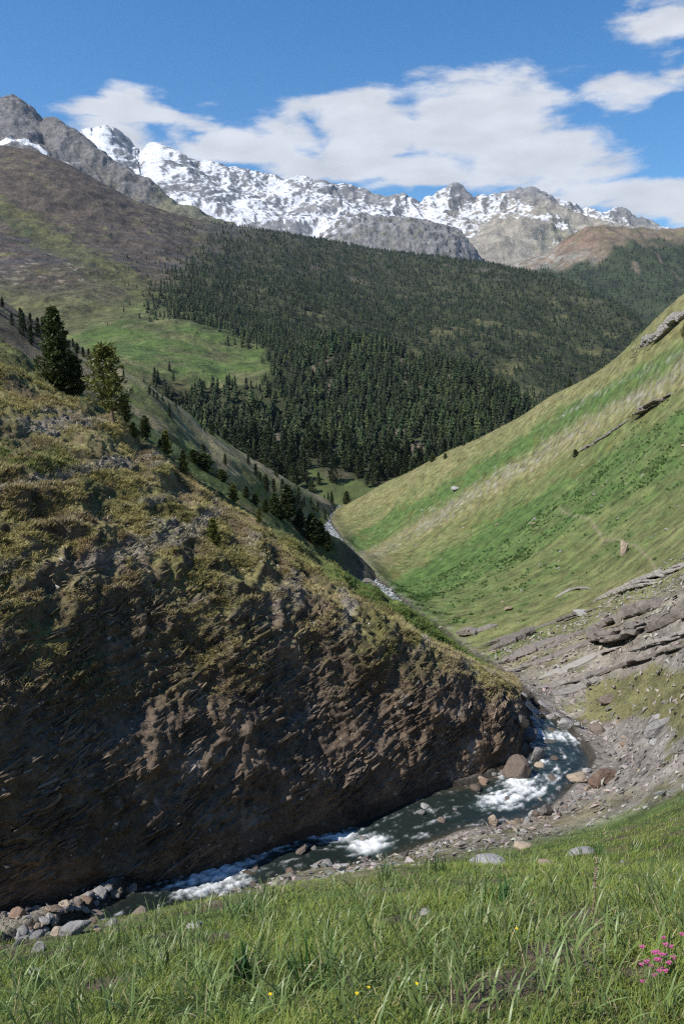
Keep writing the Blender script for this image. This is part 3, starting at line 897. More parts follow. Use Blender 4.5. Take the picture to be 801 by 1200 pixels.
def gcol_(G, T, U, V, N, D):
    nA = fbm(G, 90.0, 4, off=2); nB = fbm(G, 25.0, 4, off=5)
    c = np.ones(G.shape) * np.array([0.15, 0.142, 0.137]) * (1 + 0.7 * nB[..., None] + .4 * fbm(G, 12.0, 2, off=4)[..., None])
    c = mixc(c, np.array([0.15, 0.135, 0.095]), sst(80, 150, U) * sst(0.2, 0.7, T) * sst(-0.3, 0.3, nA) * 0.8)
    c = mixc(c, np.array([0.13, 0.13, 0.06]), sst(170, 200, U) * 0.6)
    snow = sst(0.05, 0.2, bump_(V, np.interp(U, [0, 20, 45, 60, 100], [173, 173, 180, 195, 216]), 4.0) * (1 - sst(55, 75, U)) + 0.5 * bump_(U, 75, 22) * bump_(V, 196, 6) + 0.3 * nB - 0.35)
    return mixc(c, np.array([0.82, 0.84, 0.88]), snow)


GG = landform('mountain', GROWS, np.linspace(-200, 300, 330), [60, 30], gdisp, gcol_, M_far, back=[(60, 500, -420)], sharp=True)

# snowy range
WROWS = [
    [(20, 215, 7400), (60, 190, 7300), (85, 176, 7250), (100, 167, 7200), (106, 165, 7200), (110, 161, 7200), (114, 161, 7200), (118, 157, 7200), (123, 159, 7200), (127, 156, 7200), (131, 161, 7220), (138, 164, 7250), (142, 170, 7260), (148, 173, 7270), (153, 181, 7300), (160, 190, 7320), (167, 192, 7300), (176, 188, 7200), (183, 183, 7100), (190, 182, 7050), (196, 186, 7000), (203, 192, 7000), (210, 195, 7000), (218, 202, 7000), (227, 206, 7000), (236, 212, 7000), (244, 208, 6900), (258, 208, 6900), (268, 212, 6900), (292, 219, 6900), (315, 223, 6850), (342, 221, 6800), (352, 224, 6800), (366, 228, 6800), (376, 225, 6750), (386, 233, 6800), (412, 239, 6750), (440, 247, 6700), (462, 247, 6700), (475, 251, 6700), (492, 252, 6600), (503, 243, 6500), (515, 238, 6500), (533, 233, 6500), (544, 238, 6500), (553, 249, 6550), (566, 246, 6600), (584, 248, 6600), (606, 242, 6600), (618, 240, 6600), (632, 246, 6700), (650, 250, 6700), (664, 257, 6700), (682, 264, 6700), (700, 264, 6600), (715, 260, 6600), (728, 263, 6600), (740, 271, 6600), (800, 290, 6600)],
    [(20, 250, 6300), (100, 205, 6300), (127, 195, 6300), (166, 212, 6300), (192, 205, 6200), (240, 222, 6200), (300, 236, 6200), (350, 243, 6100), (412, 252, 6100), (475, 260, 6000), (520, 255, 5900), (560, 260, 5900), (610, 258, 5900), (650, 266, 5900), (700, 275, 5900), (800, 300, 5900)],
    [(20, 290, 5300), (100, 250, 5300), (166, 250, 5300), (240, 255, 5200), (300, 262, 5200), (350, 270, 5200), (412, 278, 5100), (475, 285, 5000), (560, 288, 5000), (610, 284, 5000), (650, 290, 5000), (800, 310, 5000)],
    [(20, 330, 4500), (166, 310, 4500), (300, 310, 4400), (412, 318, 4300), (560, 330, 4200), (650, 340, 4200), (800, 350, 4200)],
]
us = np.linspace(20, 800, 640)


def wdisp(G, T, U, N):
    gul = ridged(np.stack([G[..., 0], G[..., 1] * 0.6, G[..., 2] * 0.45], -1), 260.0, 5, 0.5, off=2.0)
    g2 = ridged(np.stack([G[..., 0] * .9 + G[..., 2] * .5, G[..., 1] * 0.5, G[..., 2] * 0.25], -1), 700.0, 3, 0.5, off=6.0)
    sm = 1 - sst(300, 420, U)
    foot = 1 - sst(2.0, 2.9, T)
    jag = ridged(np.stack([G[..., 0], G[..., 1] * .35, G[..., 2] * 0], -1), 170.0, 5, .6, off=12.0) - .25
    Dv = N * 0
    Dv[..., 2] = jag * 46 * (1 - sst(0.05, .7, T))
    D1 = foot * g2 * 95 * sst(-0.05, 0.6, T) + foot * gul * (38 + 25 * (1 - sm)) * sst(-0.1, 0.4, T) + fbm(G, 90, 4, 0.55, off=3) * 16 * sst(-0.25, 0.3, T)
    return N * D1[..., None] + Dv


def wcol(G, T, U, V, N, D):
    nA = fbm(G, 420.0, 4, off=2); nB = fbm(G, 52.0, 5, 0.66, off=5)
    rock = mixc(np.ones(G.shape) * np.array([0.20, 0.195, 0.19]), np.array([0.26, 0.235, 0.19]), sst(430, 560, U) * sst(0.4, 0.9, T))
    rock = rock * (1 + 0.5 * nB[..., None])
    rock = mixc(rock, np.array([0.20, 0.20, 0.115]), sst(600, 660, U) * sst(0.9, 1.5, T) * sst(-0.2, 0.3, nA) * 0.6)
    cover = np.interp(U, [60, 200, 300, 400, 470, 520, 600, 700], [0.75, 0.66, 0.50, 0.30, 0.10, -0.10, -0.22, -0.32])
    cover = cover + np.interp(T, [0, 0.15, 0.5, 1.0, 1.8, 3], [-0.42, -0.15, 0.15, 0.1, -0.12, -0.5])
    g2 = ridged(np.stack([G[..., 0] * .9 + G[..., 2] * .5, G[..., 1] * 0.5, G[..., 2] * 0.25], -1), 700.0, 3, 0.5, off=6.0)
    cover = cover - 0.75 * sst(0.30, 0.70, g2 + .25 * nB) - .55 * bump_(T, 0.03, .10) * sst(-.3, .2, nB + .4 * nA)
    cover = cover - .12 + .55 * fbm(np.stack([G[..., 0] / 34, G[..., 1] / 120, G[..., 2] / 150], -1), 1.0, 3, off=31.0)
    s = (N[..., 2] - 0.55) * 1.5 - 2.0 * np.clip(N[..., 0] - 0.02, 0, 1) + cover - 0.0 + 0.75 * nB + 0.55 * nA + .35 * fbm(G, 28.0, 2, off=9)
    snow = sst(-0.10, 0.14, s)
    return mixc(rock, np.array([0.62, 0.64, 0.67]), snow)


WW = landform('mountain_range', WROWS, us, [100, 70, 30], wdisp, wcol, M_far, back=[(0, 900, -700)], sharp=True)

# grey rock dome in front of the snows
DROWS = [
    [(370, 290, 4500), (400, 262, 4500), (415, 254, 4500), (440, 259, 4450), (470, 262, 4400), (500, 263, 4350), (520, 268, 4300), (535, 278, 4300), (546, 290, 4300), (556, 306, 4300), (575, 335, 4300)],
    [(370, 310, 4200), (400, 290, 4150), (440, 285, 4100), (500, 288, 4000), (535, 300, 4000), (556, 322, 4000), (575, 345, 4000)],
    [(370, 340, 3900), (440, 330, 3800), (500, 335, 3750), (556, 345, 3750), (575, 360, 3750)],
]


def ddisp(G, T, U, N):
    gul = ridged(np.stack([G[..., 0], G[..., 1], G[..., 2] * 0.2], -1), 110.0, 5, 0.55, off=2.0)
    g2 = ridged(np.stack([G[..., 0], G[..., 1], G[..., 2] * 0.3], -1), 48.0, 3, .55, off=5.0)
    return gul * 34 * sst(-0.1, 0.3, T) + g2 * 14 + fbm(G, 50, 4, off=3) * 8


def dcol(G, T, U, V, N, D):
    nB = fbm(G, 40.0, 5, 0.6, off=5)
    c = np.ones(G.shape) * np.array([0.17, 0.165, 0.16]) * (1 + 0.7 * nB[..., None])
    c = mixc(c, np.array([0.12, 0.125, 0.07]), sst(0.15, 0.4, fbm(G, 70, 3, off=8)) * 0.6)
    return mixc(c, np.array([0.8, 0.82, 0.86]), (1 - sst(400, 470, U + 60 * nB)) * sst(0.05, 0.15, nB) * (1 - sst(0.2, 0.9, T)))


DD = landform('mountain', DROWS, np.linspace(370, 575, 220), [60, 20], ddisp, dcol, M_far, back=[(0, 260, -200)])
print('landforms', round(time.time() - T0, 1))

# ------------------------------------------------------------------ finding the surface point at an image pixel
SURF = {}


def reg(name, P):
    P = P.reshape(-1, 3)
    ok = P[:, 1] > 1.0
    P = P[ok]
    u, v = to_pixels(P)
    ok = (u > -250) & (u < 1050) & (v > 0) & (v < 1400)
    SURF[name] = (P[ok], u[ok], v[ok])


reg('ground', GP); reg('spur', SP3); reg('side', LS['G']); reg('fold', LB['G']); reg('mid', MM['G']); reg('near_forest', NN['G'])


def spot(u, v, *names):
    best, bd = None, 1e9
    for n in names or SURF:
        P, uu, vv = SURF[n]
        d = np.hypot(uu - u, vv - v)
        k = np.where(d < max(2.2, d.min() + 0.6))[0] if d.min() < 6 or names else []
        if len(k):
            j = k[P[k, 1].argmin()]
            if P[j, 1] < bd:
                best, bd = P[j], P[j, 1]
    return best.copy()


def ppm(p):
    """image pixels per metre at p"""
    return FPX / float(p[1] * CP - p[2] * SP)


# ------------------------------------------------------------------ water
def water_mesh():
    ns = len(CPATH); m = 64
    t = np.linspace(-1, 1, m)
    half = CHALF * 1.12
    XY = CPATH[:, None, :2] + CRIGHT[:, None, :] * (t[None, :, None] * half[:, None, None])
    Z = np.repeat(CPATH[:, 2:3], m, 1)
    P = np.concatenate([XY, Z[..., None]], -1)
    S = np.repeat(cs[:, None], m, 1); A = t[None, :] * half[:, None]
    turb0 = fbm(np.stack([S, A, 0 * S], -1), 1.4, 3, off=16.0)
    flow = np.stack([S * 0.5 + .35 * turb0, A * 2.6 + .5 * turb0, 0 * S], -1)
    stre = fbm(flow, 1.0, 4, 0.6, off=3.0)
    turb = fbm(np.stack([S, A, 0 * S], -1), 0.42, 4, 0.7, off=6.0)
    foam = np.zeros(S.shape) - 0.25
    rap = [  # image column, image row, distance, length along, width across, strength
        (246, 1036, 32, 2.3, 1.5, 1.15), (268, 1020, 33, 2.0, 1.2, .95), (300, 1002, 35, 2.4, 1.0, .9), (330, 985, 36.6, 2.4, 1.0, 1.0), (365, 978, 37.4, 2.2, .9, 1.0), (400, 986, 37.4, 1.8, .8, .95), (432, 996, 36.8, 1.4, 1.0, 1.25),
        (612, 922, 43.2, 1.5, 1.5, 1.2), (592, 934, 41.8, 1.6, 1.2, 1.1), (572, 944, 41, 1.4, .8, .8), (640, 916, 43.8, 1.2, .9, .8), (640, 893, 46, .8, 1.3, .6), (668, 884, 46.6, .8, .8, .5),
        (628, 858, 50, .9, 1.4, 1.0), (655, 862, 49.5, .9, 1.8, 1.0), (684, 868, 48.8, .8, .8, .6), (612, 833, 54, 2.5, 1.2, .85), (604, 818, 57.5, 2, 1, .7)]
    for (u, v, d, la, wa, s_) in rap:
        q = at(u, v, d)
        dd = ((CPATH[:, :2] - q[:2]) ** 2).sum(1)
        k = dd.argmin()
        off = float(((q[:2] - CPATH[k, :2]) * CRIGHT[k]).sum())
        off = np.clip(off, -half[k] * 0.8, half[k] * 0.8)
        foam = np.maximum(foam, s_ * np.exp(-((S - cs[k]) / la) ** 2 - ((A - off) / wa) ** 2) - 0.25)
    farw = sst(80, 120, P[..., 1])
    foam = np.maximum(foam, farw * 0.42)
    fq = foam + 0.95 * stre + 0.75 * turb
    fm = sst(0.12, 0.95, fq) * sst(0.0, 0.35, foam + 0.25)
    fm = np.maximum(fm, 0.55 * sst(0.30, 0.55, stre) * (foam > -0.15))
    lump = np.abs(fbm(np.stack([S, A, 0 * S], -1), 0.55, 4, 0.6, off=1.0))
    sm = np.clip(foam + 0.25, 0, 1)
    P[..., 2] += 0.035 * fbm(np.stack([S, A, 0 * S], -1), 1.2, 3, off=2.0) + sm * (0.12 * lump + 0.16 * stre + .06 * turb) + fm * 0.05 * (1 - farw) * (1 + turb)
    edge = np.abs(t)[None, :] + 0 * S
    deep = np.array([0.012, 0.018, 0.016]); shal = np.array([0.060, 0.047, 0.028])
    c = mixc(np.ones(P.shape) * deep, shal, sst(0.45, 0.95, edge + 0.35 * turb))
    c = mixc(c, np.array([0.040, 0.065, 0.062]), sst(0.1, 0.7, sm) * 0.6)
    c = mixc(c, np.array([0.78, 0.81, 0.83]), fm * np.clip(.80 + .5 * turb, .35, 1))
    return P.reshape(-1, 3), grid_faces(ns, m, True), c.reshape(-1, 3), fm.ravel()


m, nt, b = new_mat('stream_water')
N = nt.nodes.new; L = nt.links.new
a_ = N('ShaderNodeAttribute'); a_.attribute_name = 'Col'
L(a_.outputs['Color'], b.inputs['Base Color'])
f_ = N('ShaderNodeAttribute'); f_.attribute_name = 'Foam'
mr = N('ShaderNodeMapRange'); mr.inputs['To Min'].default_value = 0.07; mr.inputs['To Max'].default_value = 0.7
L(f_.outputs['Fac'], mr.inputs['Value']); L(mr.outputs['Result'], b.inputs['Roughness'])
tc = N('ShaderNodeTexCoord')
nn = N('ShaderNodeTexNoise'); nn.inputs['Scale'].default_value = 2.6; nn.inputs['Detail'].default_value = 4
L(tc.outputs['Object'], nn.inputs['Vector'])
bp = N('ShaderNodeBump'); bp.inputs['Strength'].default_value = 0.35; bp.inputs['Distance'].default_value = 0.15
L(nn.outputs['Fac'], bp.inputs['Height']); L(bp.outputs['Normal'], b.inputs['Normal'])
b.inputs['IOR'].default_value = 1.33
WP, WF, WC, WFM = water_mesh()
wme = mesh_raw('stream_water', WP, WF, m, True, WC)
fa = wme.attributes.new('Foam', 'FLOAT', 'POINT')
fa.data.foreach_set('value', WFM.astype(np.float32))
link('stream_water', wme, kind='structure')


# ------------------------------------------------------------------ rocks
def ico(sub):
    bm = bmesh.new()
    bmesh.ops.create_icosphere(bm, subdivisions=sub, radius=1)
    V = np.array([v.co[:] for v in bm.verts]); F = np.array([[v.index for v in f.verts] for f in bm.faces])
    bm.free()
    return V, F


ICO3, ICO2, ICO1 = ico(4), ico(3), ico(1)


def rock_shape(seed, base, dims=(1, 0.8, 0.6), cuts=9, rough=0.085):
    r = np.random.default_rng(seed)
    V, F = base
    n = r.normal(size=(cuts, 3)); n /= np.linalg.norm(n, axis=1)[:, None]
    d = r.uniform(0.55, 0.95, cuts)
    dot = V @ n.T
    rad = np.where(dot > 0.05, d / np.maximum(dot, 0.05), 9).min(1)
    rad = np.minimum(rad, 1.15)
    Q = V * rad[:, None]
    Q = Q * (1 + rough * fbm(Q + seed * 3.1, 0.6, 5, .6)[:, None] * 2)
    return Q * np.array(dims), F


def rock_mat(name, c1, c2, scale=4.0, rough=0.85):
    m, nt, b = new_mat(name)
    N = nt.nodes.new; L = nt.links.new
    tc = N('ShaderNodeTexCoord'); oi = N('ShaderNodeObjectInfo')
    va = N('ShaderNodeVectorMath'); va.operation = 'ADD'
    L(tc.outputs['Object'], va.inputs[0]); L(oi.outputs['Location'], va.inputs[1])
    n1 = N('ShaderNodeTexNoise'); n1.inputs['Scale'].default_value = scale; n1.inputs['Detail'].default_value = 8; n1.inputs['Roughness'].default_value = 0.65
    L(va.outputs[0], n1.inputs['Vector'])
    ad = N('ShaderNodeMath'); ad.operation = 'MULTIPLY_ADD'; ad.inputs[1].default_value = 0.45
    L(oi.outputs['Random'], ad.inputs[0]); L(n1.outputs['Fac'], ad.inputs[2])
    cr = N('ShaderNodeValToRGB')
    cr.color_ramp.elements[0].position = 0.35; cr.color_ramp.elements[0].color = (*c1, 1)
    cr.color_ramp.elements[1].position = 0.95; cr.color_ramp.elements[1].color = (*c2, 1)
    L(ad.outputs[0], cr.inputs['Fac']); L(cr.outputs[0], b.inputs['Base Color'])
    bp = N('ShaderNodeBump'); bp.inputs['Strength'].default_value = 0.9; bp.inputs['Distance'].default_value = 0.12
    L(n1.outputs['Fac'], bp.inputs['Height']); L(bp.outputs['Normal'], b.inputs['Normal'])
    b.inputs['Roughness'].default_value = rough
    return m


M_grey = rock_mat('grey_slate', (0.13, 0.125, 0.12), (0.33, 0.32, 0.31))
M_tan = rock_mat('tan_stone', (0.17, 0.125, 0.085), (0.36, 0.29, 0.22))
M_rust = rock_mat('rusty_stone', (0.085, 0.055, 0.040), (0.21, 0.145, 0.105))
M_dark = rock_mat('wet_dark_rock', (0.03, 0.027, 0.024), (0.09, 0.08, 0.072), rough=0.45)
M_brown = rock_mat('brown_shale', (0.06, 0.045, 0.035), (0.17, 0.135, 0.11), 5.0)


def rock(name, u, v, wpx, hpx, mat, label, cat='boulder', seed=0, group=None, yaw=None, tilt=0.0, dep=0.8, flat=True, sink=0.25, surf=('ground', 'spur'), base=None):
    p = spot(u, v + hpx * 0.3, *surf)
    k = ppm(p)
    w, h = wpx / k / 2 * .88, hpx / k / 2 * .88
    Q, F = rock_shape(seed, base or ICO2, (w, w * dep, h * 1.05))
    me = mesh_raw(name, Q, F, mat, not flat)
    kw = dict(label=label, category=cat)
    if group: kw['group'] = group
    o = link(name, me, **kw)
    o.location = Vector(p) + Vector((0, 0, h * (1 - 2 * sink)))
    rr = random.Random(seed)
    o.rotation_euler = (rr.uniform(-.15, .15), tilt, yaw if yaw is not None else rr.uniform(-0.5, 0.5))
    return o


B = rock
B('boulder', 603, 903, 40, 46, M_brown, 'big square brown block at the foot of the dark spur, white water before it', seed=21, dep=.9, base=ICO3, yaw=.2)
B('boulder', 628, 884, 26, 34, M_grey, 'pale grey upright slab leaning beside the big square brown block', seed=4, tilt=.55, dep=.5, yaw=.5)
B('boulder', 641, 871, 38, 14, M_dark, 'long dark wet rock lying across midstream under the narrows', seed=7, dep=.6, yaw=.1)
B('boulder', 618, 858, 26, 18, M_dark, 'black rock at the left edge of the narrows, water sliding past', seed=9)
B('boulder', 610, 843, 22, 16, M_dark, 'wet black rock high in the narrows under the green nose of the spur', seed=10)
B('boulder', 640, 838, 24, 10, M_dark, 'flat dark ledge rock at the outer side of the narrows', seed=11)
B('boulder', 709, 906, 42, 24, M_rust, 'large rust brown tilted boulder on the gravel beside the pool', seed=13, tilt=-.45, dep=.6, base=ICO3, yaw=.1)
B('boulder', 686, 900, 12, 10, M_grey, 'small pale block perched on the rim of the pool', seed=14)
B('boulder', 686, 909, 13, 9, M_grey, 'small grey block just under the pale block at the pool rim', seed=15)
B('boulder', 676, 908, 26, 12, M_tan, 'low tan boulder half in the water beside the pool rim', seed=16)
B('boulder', 661, 846, 24, 15, M_grey, 'largest grey boulder of the heap above the pool', seed=17)
B('boulder', 645, 839, 16, 9, M_grey, 'left end grey boulder of the heap above the pool', seed=18)
B('boulder', 672, 838, 16, 9, M_grey, 'pale boulder at the top of the heap above the pool', seed=19)
B('boulder', 676, 847, 13, 9, M_grey, 'right end grey boulder of the heap above the pool', seed=20)
B('boulder', 698, 851, 24, 15, M_brown, 'dark brown rounded boulder at the head of the pool', seed=22)
B('boulder', 629, 940, 18, 18, M_grey, 'square grey rock on top of the stone heap by the rapid', seed=23)
B('boulder', 638, 948, 16, 16, M_dark, 'dark stone in place of the shaded hollow under the square grey rock of the stone heap', seed=24)  # dark stone stands in for the shaded hollow of the block
B('boulder', 606, 934, 16, 12, M_tan, 'smooth tan boulder with white water pouring round it', seed=25, flat=False)
B('boulder', 521, 965, 17, 15, M_grey, 'lone pale grey stone standing in the dark shallow pool', seed=26)
B('boulder', 514, 948, 13, 8, M_tan, 'flat tan stone awash beyond the lone pale grey stone', seed=27)
B('boulder', 565, 916, 18, 11, M_rust, 'flat rust red stone at the cliff foot by the rapid', seed=28)
B('boulder', 567, 911, 14, 9, M_tan, 'pale cream stone lying on the rust red one at the cliff foot', seed=29)
B('boulder', 564, 925, 12, 8, M_brown, 'small brown stone under the rust red one at the cliff foot', seed=30)
B('boulder', 576, 958, 13, 20, M_tan, 'upright tan stone at the left end of the stone heap', seed=31)
B('boulder', 331, 1018, 16, 15, M_tan, 'round orange tan boulder on the shingle point', seed=32, flat=False)
B('boulder', 306, 1042, 12, 11, M_tan, 'small round pale tan boulder at the water edge before the shingle point', seed=33, flat=False)
B('boulder', 218, 1050, 20, 18, M_tan, 'tan boulder splashed by the foam at the near rapid', seed=34)
B('boulder', 209, 1033, 18, 12, M_brown, 'brown boulder between the cliff foot and the near rapid', seed=35)
B('boulder', 262, 1020, 12, 11, M_dark, 'black rock poking out of the foam of the near rapid', seed=36)
B('boulder', 88, 1086, 42, 22, M_grey, 'long grey slab tilted on the rubble by the turf edge', seed=37, tilt=-.3, dep=.5, yaw=.2, base=ICO3)
B('boulder', 112, 1070, 40, 14, M_brown, 'broad flat slab behind the long grey tilted one', seed=38, dep=.6)
B('boulder', 131, 1078, 16, 12, M_grey, 'pale grey stone at the right of the long tilted slab', seed=39)
B('boulder', 115, 1086, 14, 10, M_tan, 'small tan stone propped against the long tilted slab', seed=40)
B('boulder', 68, 1090, 18, 14, M_tan, 'tan block left of the long tilted slab', seed=41)
B('boulder', 20, 1068, 24, 18, M_rust, 'rusty block at the foot of the crumbling bank', seed=42)
B('boulder', 45, 1108, 20, 16, M_grey, 'pale stone right at the turf edge under the crumbling bank', seed=43)
# slabs lying in the near turf
B('flat_slab', 228, 1082, 30, 9, M_grey, 'flat grey slab in turf below the near rapid', 'slab', seed=44, dep=.7)
B('flat_slab', 572, 1008, 48, 11, M_grey, 'widest flat grey slab lying in the turf', 'slab', seed=45, dep=.7)
B('flat_slab', 680, 996, 34, 11, M_grey, 'pale grey slab beside a dark grass clump on the turf', 'slab', seed=46, dep=.7)
B('flat_slab', 611, 988, 24, 13, M_tan, 'tan rock with a mossy cap at the turf rim', 'slab', seed=47)
B('flat_slab', 640, 1010, 26, 8, M_tan, 'narrow tan slab between the two grey slabs', 'slab', seed=48)
B('flat_slab', 41, 1137, 24, 8, M_grey, 'thin grey slab in turf, farthest to the left', 'slab', seed=49)
B('flat_slab', 193, 1120, 18, 8, M_grey, 'small pale slab sunk in turf above the dark leafy plant', 'slab', seed=50)
B('flat_slab', 496, 1067, 16, 9, M_grey, 'small light stone half hidden in the turf', 'slab', seed=51)
B('flat_slab', 735, 1078, 10, 7, M_grey, 'little grey stone by the dry straw patch', 'slab', seed=52)
# stones on the right hand slopes
B('boulder', 772, 848, 46, 18, M_grey, 'tilted split slab sticking out of the scree slope', seed=53, tilt=-.6, dep=.4, base=ICO3, yaw=.1, surf=('ground',))
B('boulder', 765, 842, 22, 14, M_grey, 'pale leaning slab behind the split slab on the scree', seed=54, tilt=-.8, dep=.4, surf=('ground',))
B('boulder', 730, 640, 16, 22, M_tan, 'upright pale cream boulder on the green slope under the path', seed=55, surf=('ground',))
B('boulder', 533, 571, 12, 7, M_grey, 'lone white boulder on the straw band of the far slope', seed=56, surf=('ground',))
B('boulder', 595, 712, 12, 6, M_tan, 'small cream boulder above the dark ledge', seed=57, surf=('ground',))
B('boulder', 680, 717, 26, 8, M_grey, 'flat pale slab on the upper lip of the long ledge', seed=58, surf=('ground',))
B('boulder', 710, 818, 22, 12, M_brown, 'brown hump of rock in the scree above the pool', seed=59, surf=('ground',))

# loose stones along the water: three proportions of worn stone, many sizes
proto = []
for i in range(7):
    Q, F = rock_shape(100 + i, ICO1 if i < 0 else ico(2), (1, R.uniform(.6, .95), R.uniform(.4, .7)), 9, 0.05)
    for mt in (M_grey, M_tan, M_brown, M_rust):
        proto.append((mesh_raw('stream_stone', Q, F, mt, i % 2 == 0), mt))


def stone(x, y, z, s, label, group, name='stream_stone', cat='stone', k=None):
    w = [0.40, 0.36, 0.16, 0.08]
    i = R.integers(0, 7) * 4 + R.choice(4, p=w) if k is None else k
    o = link(name, proto[int(i)][0], label=label, category=cat, group=group)
    o.location = (x, y, z)
    o.scale = (s * R.uniform(.8, 1.2), s * R.uniform(.8, 1.2), s * R.uniform(.7, 1.1))
    o.rotation_euler = (R.uniform(-.4, .4), R.uniform(-.4, .4), R.uniform(0, 6.3))
    return o


def stone_field(n, u0, v0, u1, v1, smin, smax, label, group, spread=6.0, **kw):
    for _ in range(n):
        t = R.random()
        u = u0 + (u1 - u0) * t + R.normal() * spread; v = v0 + (v1 - v0) * t + R.normal() * spread * .6
        p = spot(u, v, 'ground', 'spur')
        s = math.exp(R.uniform(math.log(smin), math.log(smax)))
        s = min(s, 9.0 / ppm(p))
        stone(p[0], p[1], p[2] + s * 0.25, s, label, group, **kw)


stone_field(48, 592, 962, 650, 944, .10, .38, 'loose stone of the grey and tan heap between rapid and turf', 'stones of the heap by the rapid', 8)
stone_field(26, 700, 922, 668, 945, .08, .26, 'small stone on the gravel bar beside the pool', 'stones of the gravel bar', 9)
stone_field(40, 10, 1100, 190, 1058, .12, .42, 'rubble stone between the cliff foot and the turf', 'stones of the rubble bank', 8)
stone_field(34, 60, 1074, 150, 1044, .12, .40, 'rubble stone at the wet foot of the cliff', 'stones at the wet cliff foot', 8)
stone_field(28, 318, 1025, 352, 1003, .10, .34, 'stone of the shingle point beside the near rapid', 'stones of the shingle point', 8)
stone_field(22, 700, 840, 745, 890, .08, .34, 'stone scattered on the shale above the pool', 'stones on the shale above the pool', 14)
stone_field(22, 610, 800, 660, 828, .10, .45, 'stone by the upper narrows below the ledges', 'stones by the upper narrows', 8)
stone_field(22, 545, 940, 590, 905, .10, .4, 'stone along the foot of the dark spur', 'stones along the spur foot', 6)
for _ in range(34):
    kk = int(R.integers(np.searchsorted(cs, clen[5]), np.searchsorted(cs, clen[14])))
    a_ = R.uniform(-.95, .95) * CHALF[kk]
    q_ = CPATH[kk, :2] + CRIGHT[kk] * a_
    s_ = R.uniform(.16, .5)
    stone(q_[0], q_[1], CPATH[kk, 2] - .02, s_, 'wet rock breaking the surface of the stream', 'rocks in the stream bed', k=R.integers(0, 7) * 4 + R.choice(4, p=[.35, .15, .45, .05]))
stone_field(12, 420, 1000, 520, 985, .08, .22, 'small stone on the worn bank opposite the cliff', 'stones on the worn bank', 6)
for _ in range(60):
    u, v = R.uniform(470, 800), R.uniform(470, 770)
    if v < 597 - (u - 390) * 0.56 + 30: continue
    p = spot(u, v, 'ground')
    s = min(max(R.uniform(1.2, 3.4) / ppm(p), .12), 1.3)
    stone(p[0], p[1], p[2], s, 'pale stone lying on the green right hand slope', 'stones on the green slope', k=R.integers(0, 7) * 4 + R.integers(0, 2), name='hillside_stone')
for k in range(24):
    u = 430 + 45 * R.random(); v = 672 + (u - 430) * 0.9 + R.normal() * 6 + 14
    p = spot(u, v, 'ground')
    stone(p[0], p[1], p[2] + .1, R.uniform(.5, 1.3), 'rock by the far bend of the stream', 'rocks by the far bend', k=R.integers(0, 7) * 4 + R.integers(0, 3))


# ------------------------------------------------------------------ ledges of bedrock running up the right-hand slope
def ledge(pts, h, w, mat, label, seed, sheets=2):
    """tilted beds of rock: a bundle of sheets following the slope"""
    q = np.array([spot(u, v, 'ground') for u, v in pts])
    ln = np.concatenate([[0], np.cumsum(np.linalg.norm(np.diff(q, axis=0), axis=1))])
    n = max(24, int(ln[-1] / 0.22))
    n = min(n, 170)
    s = np.linspace(0, ln[-1], n)
    C = np.stack([hermite(ln, q[:, i], s, False) for i in range(3)], -1)
    tn = np.gradient(C, axis=0); tn /= np.linalg.norm(tn, axis=1)[:, None]
    upv = np.array([0, 0, 1.0])
    out = np.cross(tn, upv); out /= np.linalg.norm(out, axis=1)[:, None]
    if (out[:, 0].mean() > 0): out = -out                  # towards the stream
    nr = np.cross(out, tn); nr *= np.sign(nr[:, 2:3])
    Vs, Fs, base = [], [], 0
    for k in range(sheets):
        th = h * (0.42 if k else 0.7) * 0.6
        a0, a1 = (0.0, 1.0) if k == 0 else sorted(np.random.default_rng(seed + k).uniform(0, 1, 2))
        if a1 - a0 < 0.35: a0, a1 = max(0, a0 - .2), min(1, a1 + .2)
        m = 14
        ang = np.linspace(0, 2 * math.pi, m, endpoint=False)
        ca = np.sign(np.cos(ang)) * np.abs(np.cos(ang)) ** 0.35; sa = np.sign(np.sin(ang)) * np.abs(np.sin(ang)) ** 0.35
        taper = np.clip(np.minimum((s / ln[-1] - a0), (a1 - s / ln[-1])) / 0.18, 0.02, 1) ** 0.7
        rq = np.random.default_rng(seed * 31 + k)
        br = np.sort(rq.uniform(0, ln[-1], max(4, int(ln[-1] / (1.3 * h + .6)))))
        idx = np.searchsorted(br, s)
        q1 = rq.uniform(.55, 1.25, len(br) + 1)[idx]; q2 = rq.uniform(-.5, .55, len(br) + 1)[idx]; q3 = rq.uniform(-.35, .25, len(br) + 1)[idx]
        th_ = th * taper * q1; w_ = w * taper * (1 + .5 * q2)
        G = (C[:, None] + out[:, None] * ((ca[None] * w_[:, None] * 0.5) + (k * 0.45 * w - 0.10 * w + .35 * w * q2[:, None]))[..., None]
             + nr[:, None] * ((sa[None] * th_[:, None]) + (0.10 * h - k * h * 0.42 + h * q3[:, None]))[..., None])
        G = G + 0.30 * h * fbm(G, (1.2, 1.2, 0.35), 4, 0.6, off=seed)[..., None] * out[:, None] + 0.10 * h * ridged(G, 0.5, 3, off=seed)[..., None] * nr[:, None]
        i = np.arange(n * m).reshape(n, m)
        F = np.stack([i[:-1], np.roll(i, -1, 1)[:-1], np.roll(i, -1, 1)[1:], i[1:]], -1).reshape(-1, 4)
        Vs.append(G.reshape(-1, 3)); Fs.append(F + base); base += n * m
    o = link('rock_ledge', mesh_raw('rock_ledge', np.concatenate(Vs), np.concatenate(Fs), mat, False), label=label, category='ledge')
    return o


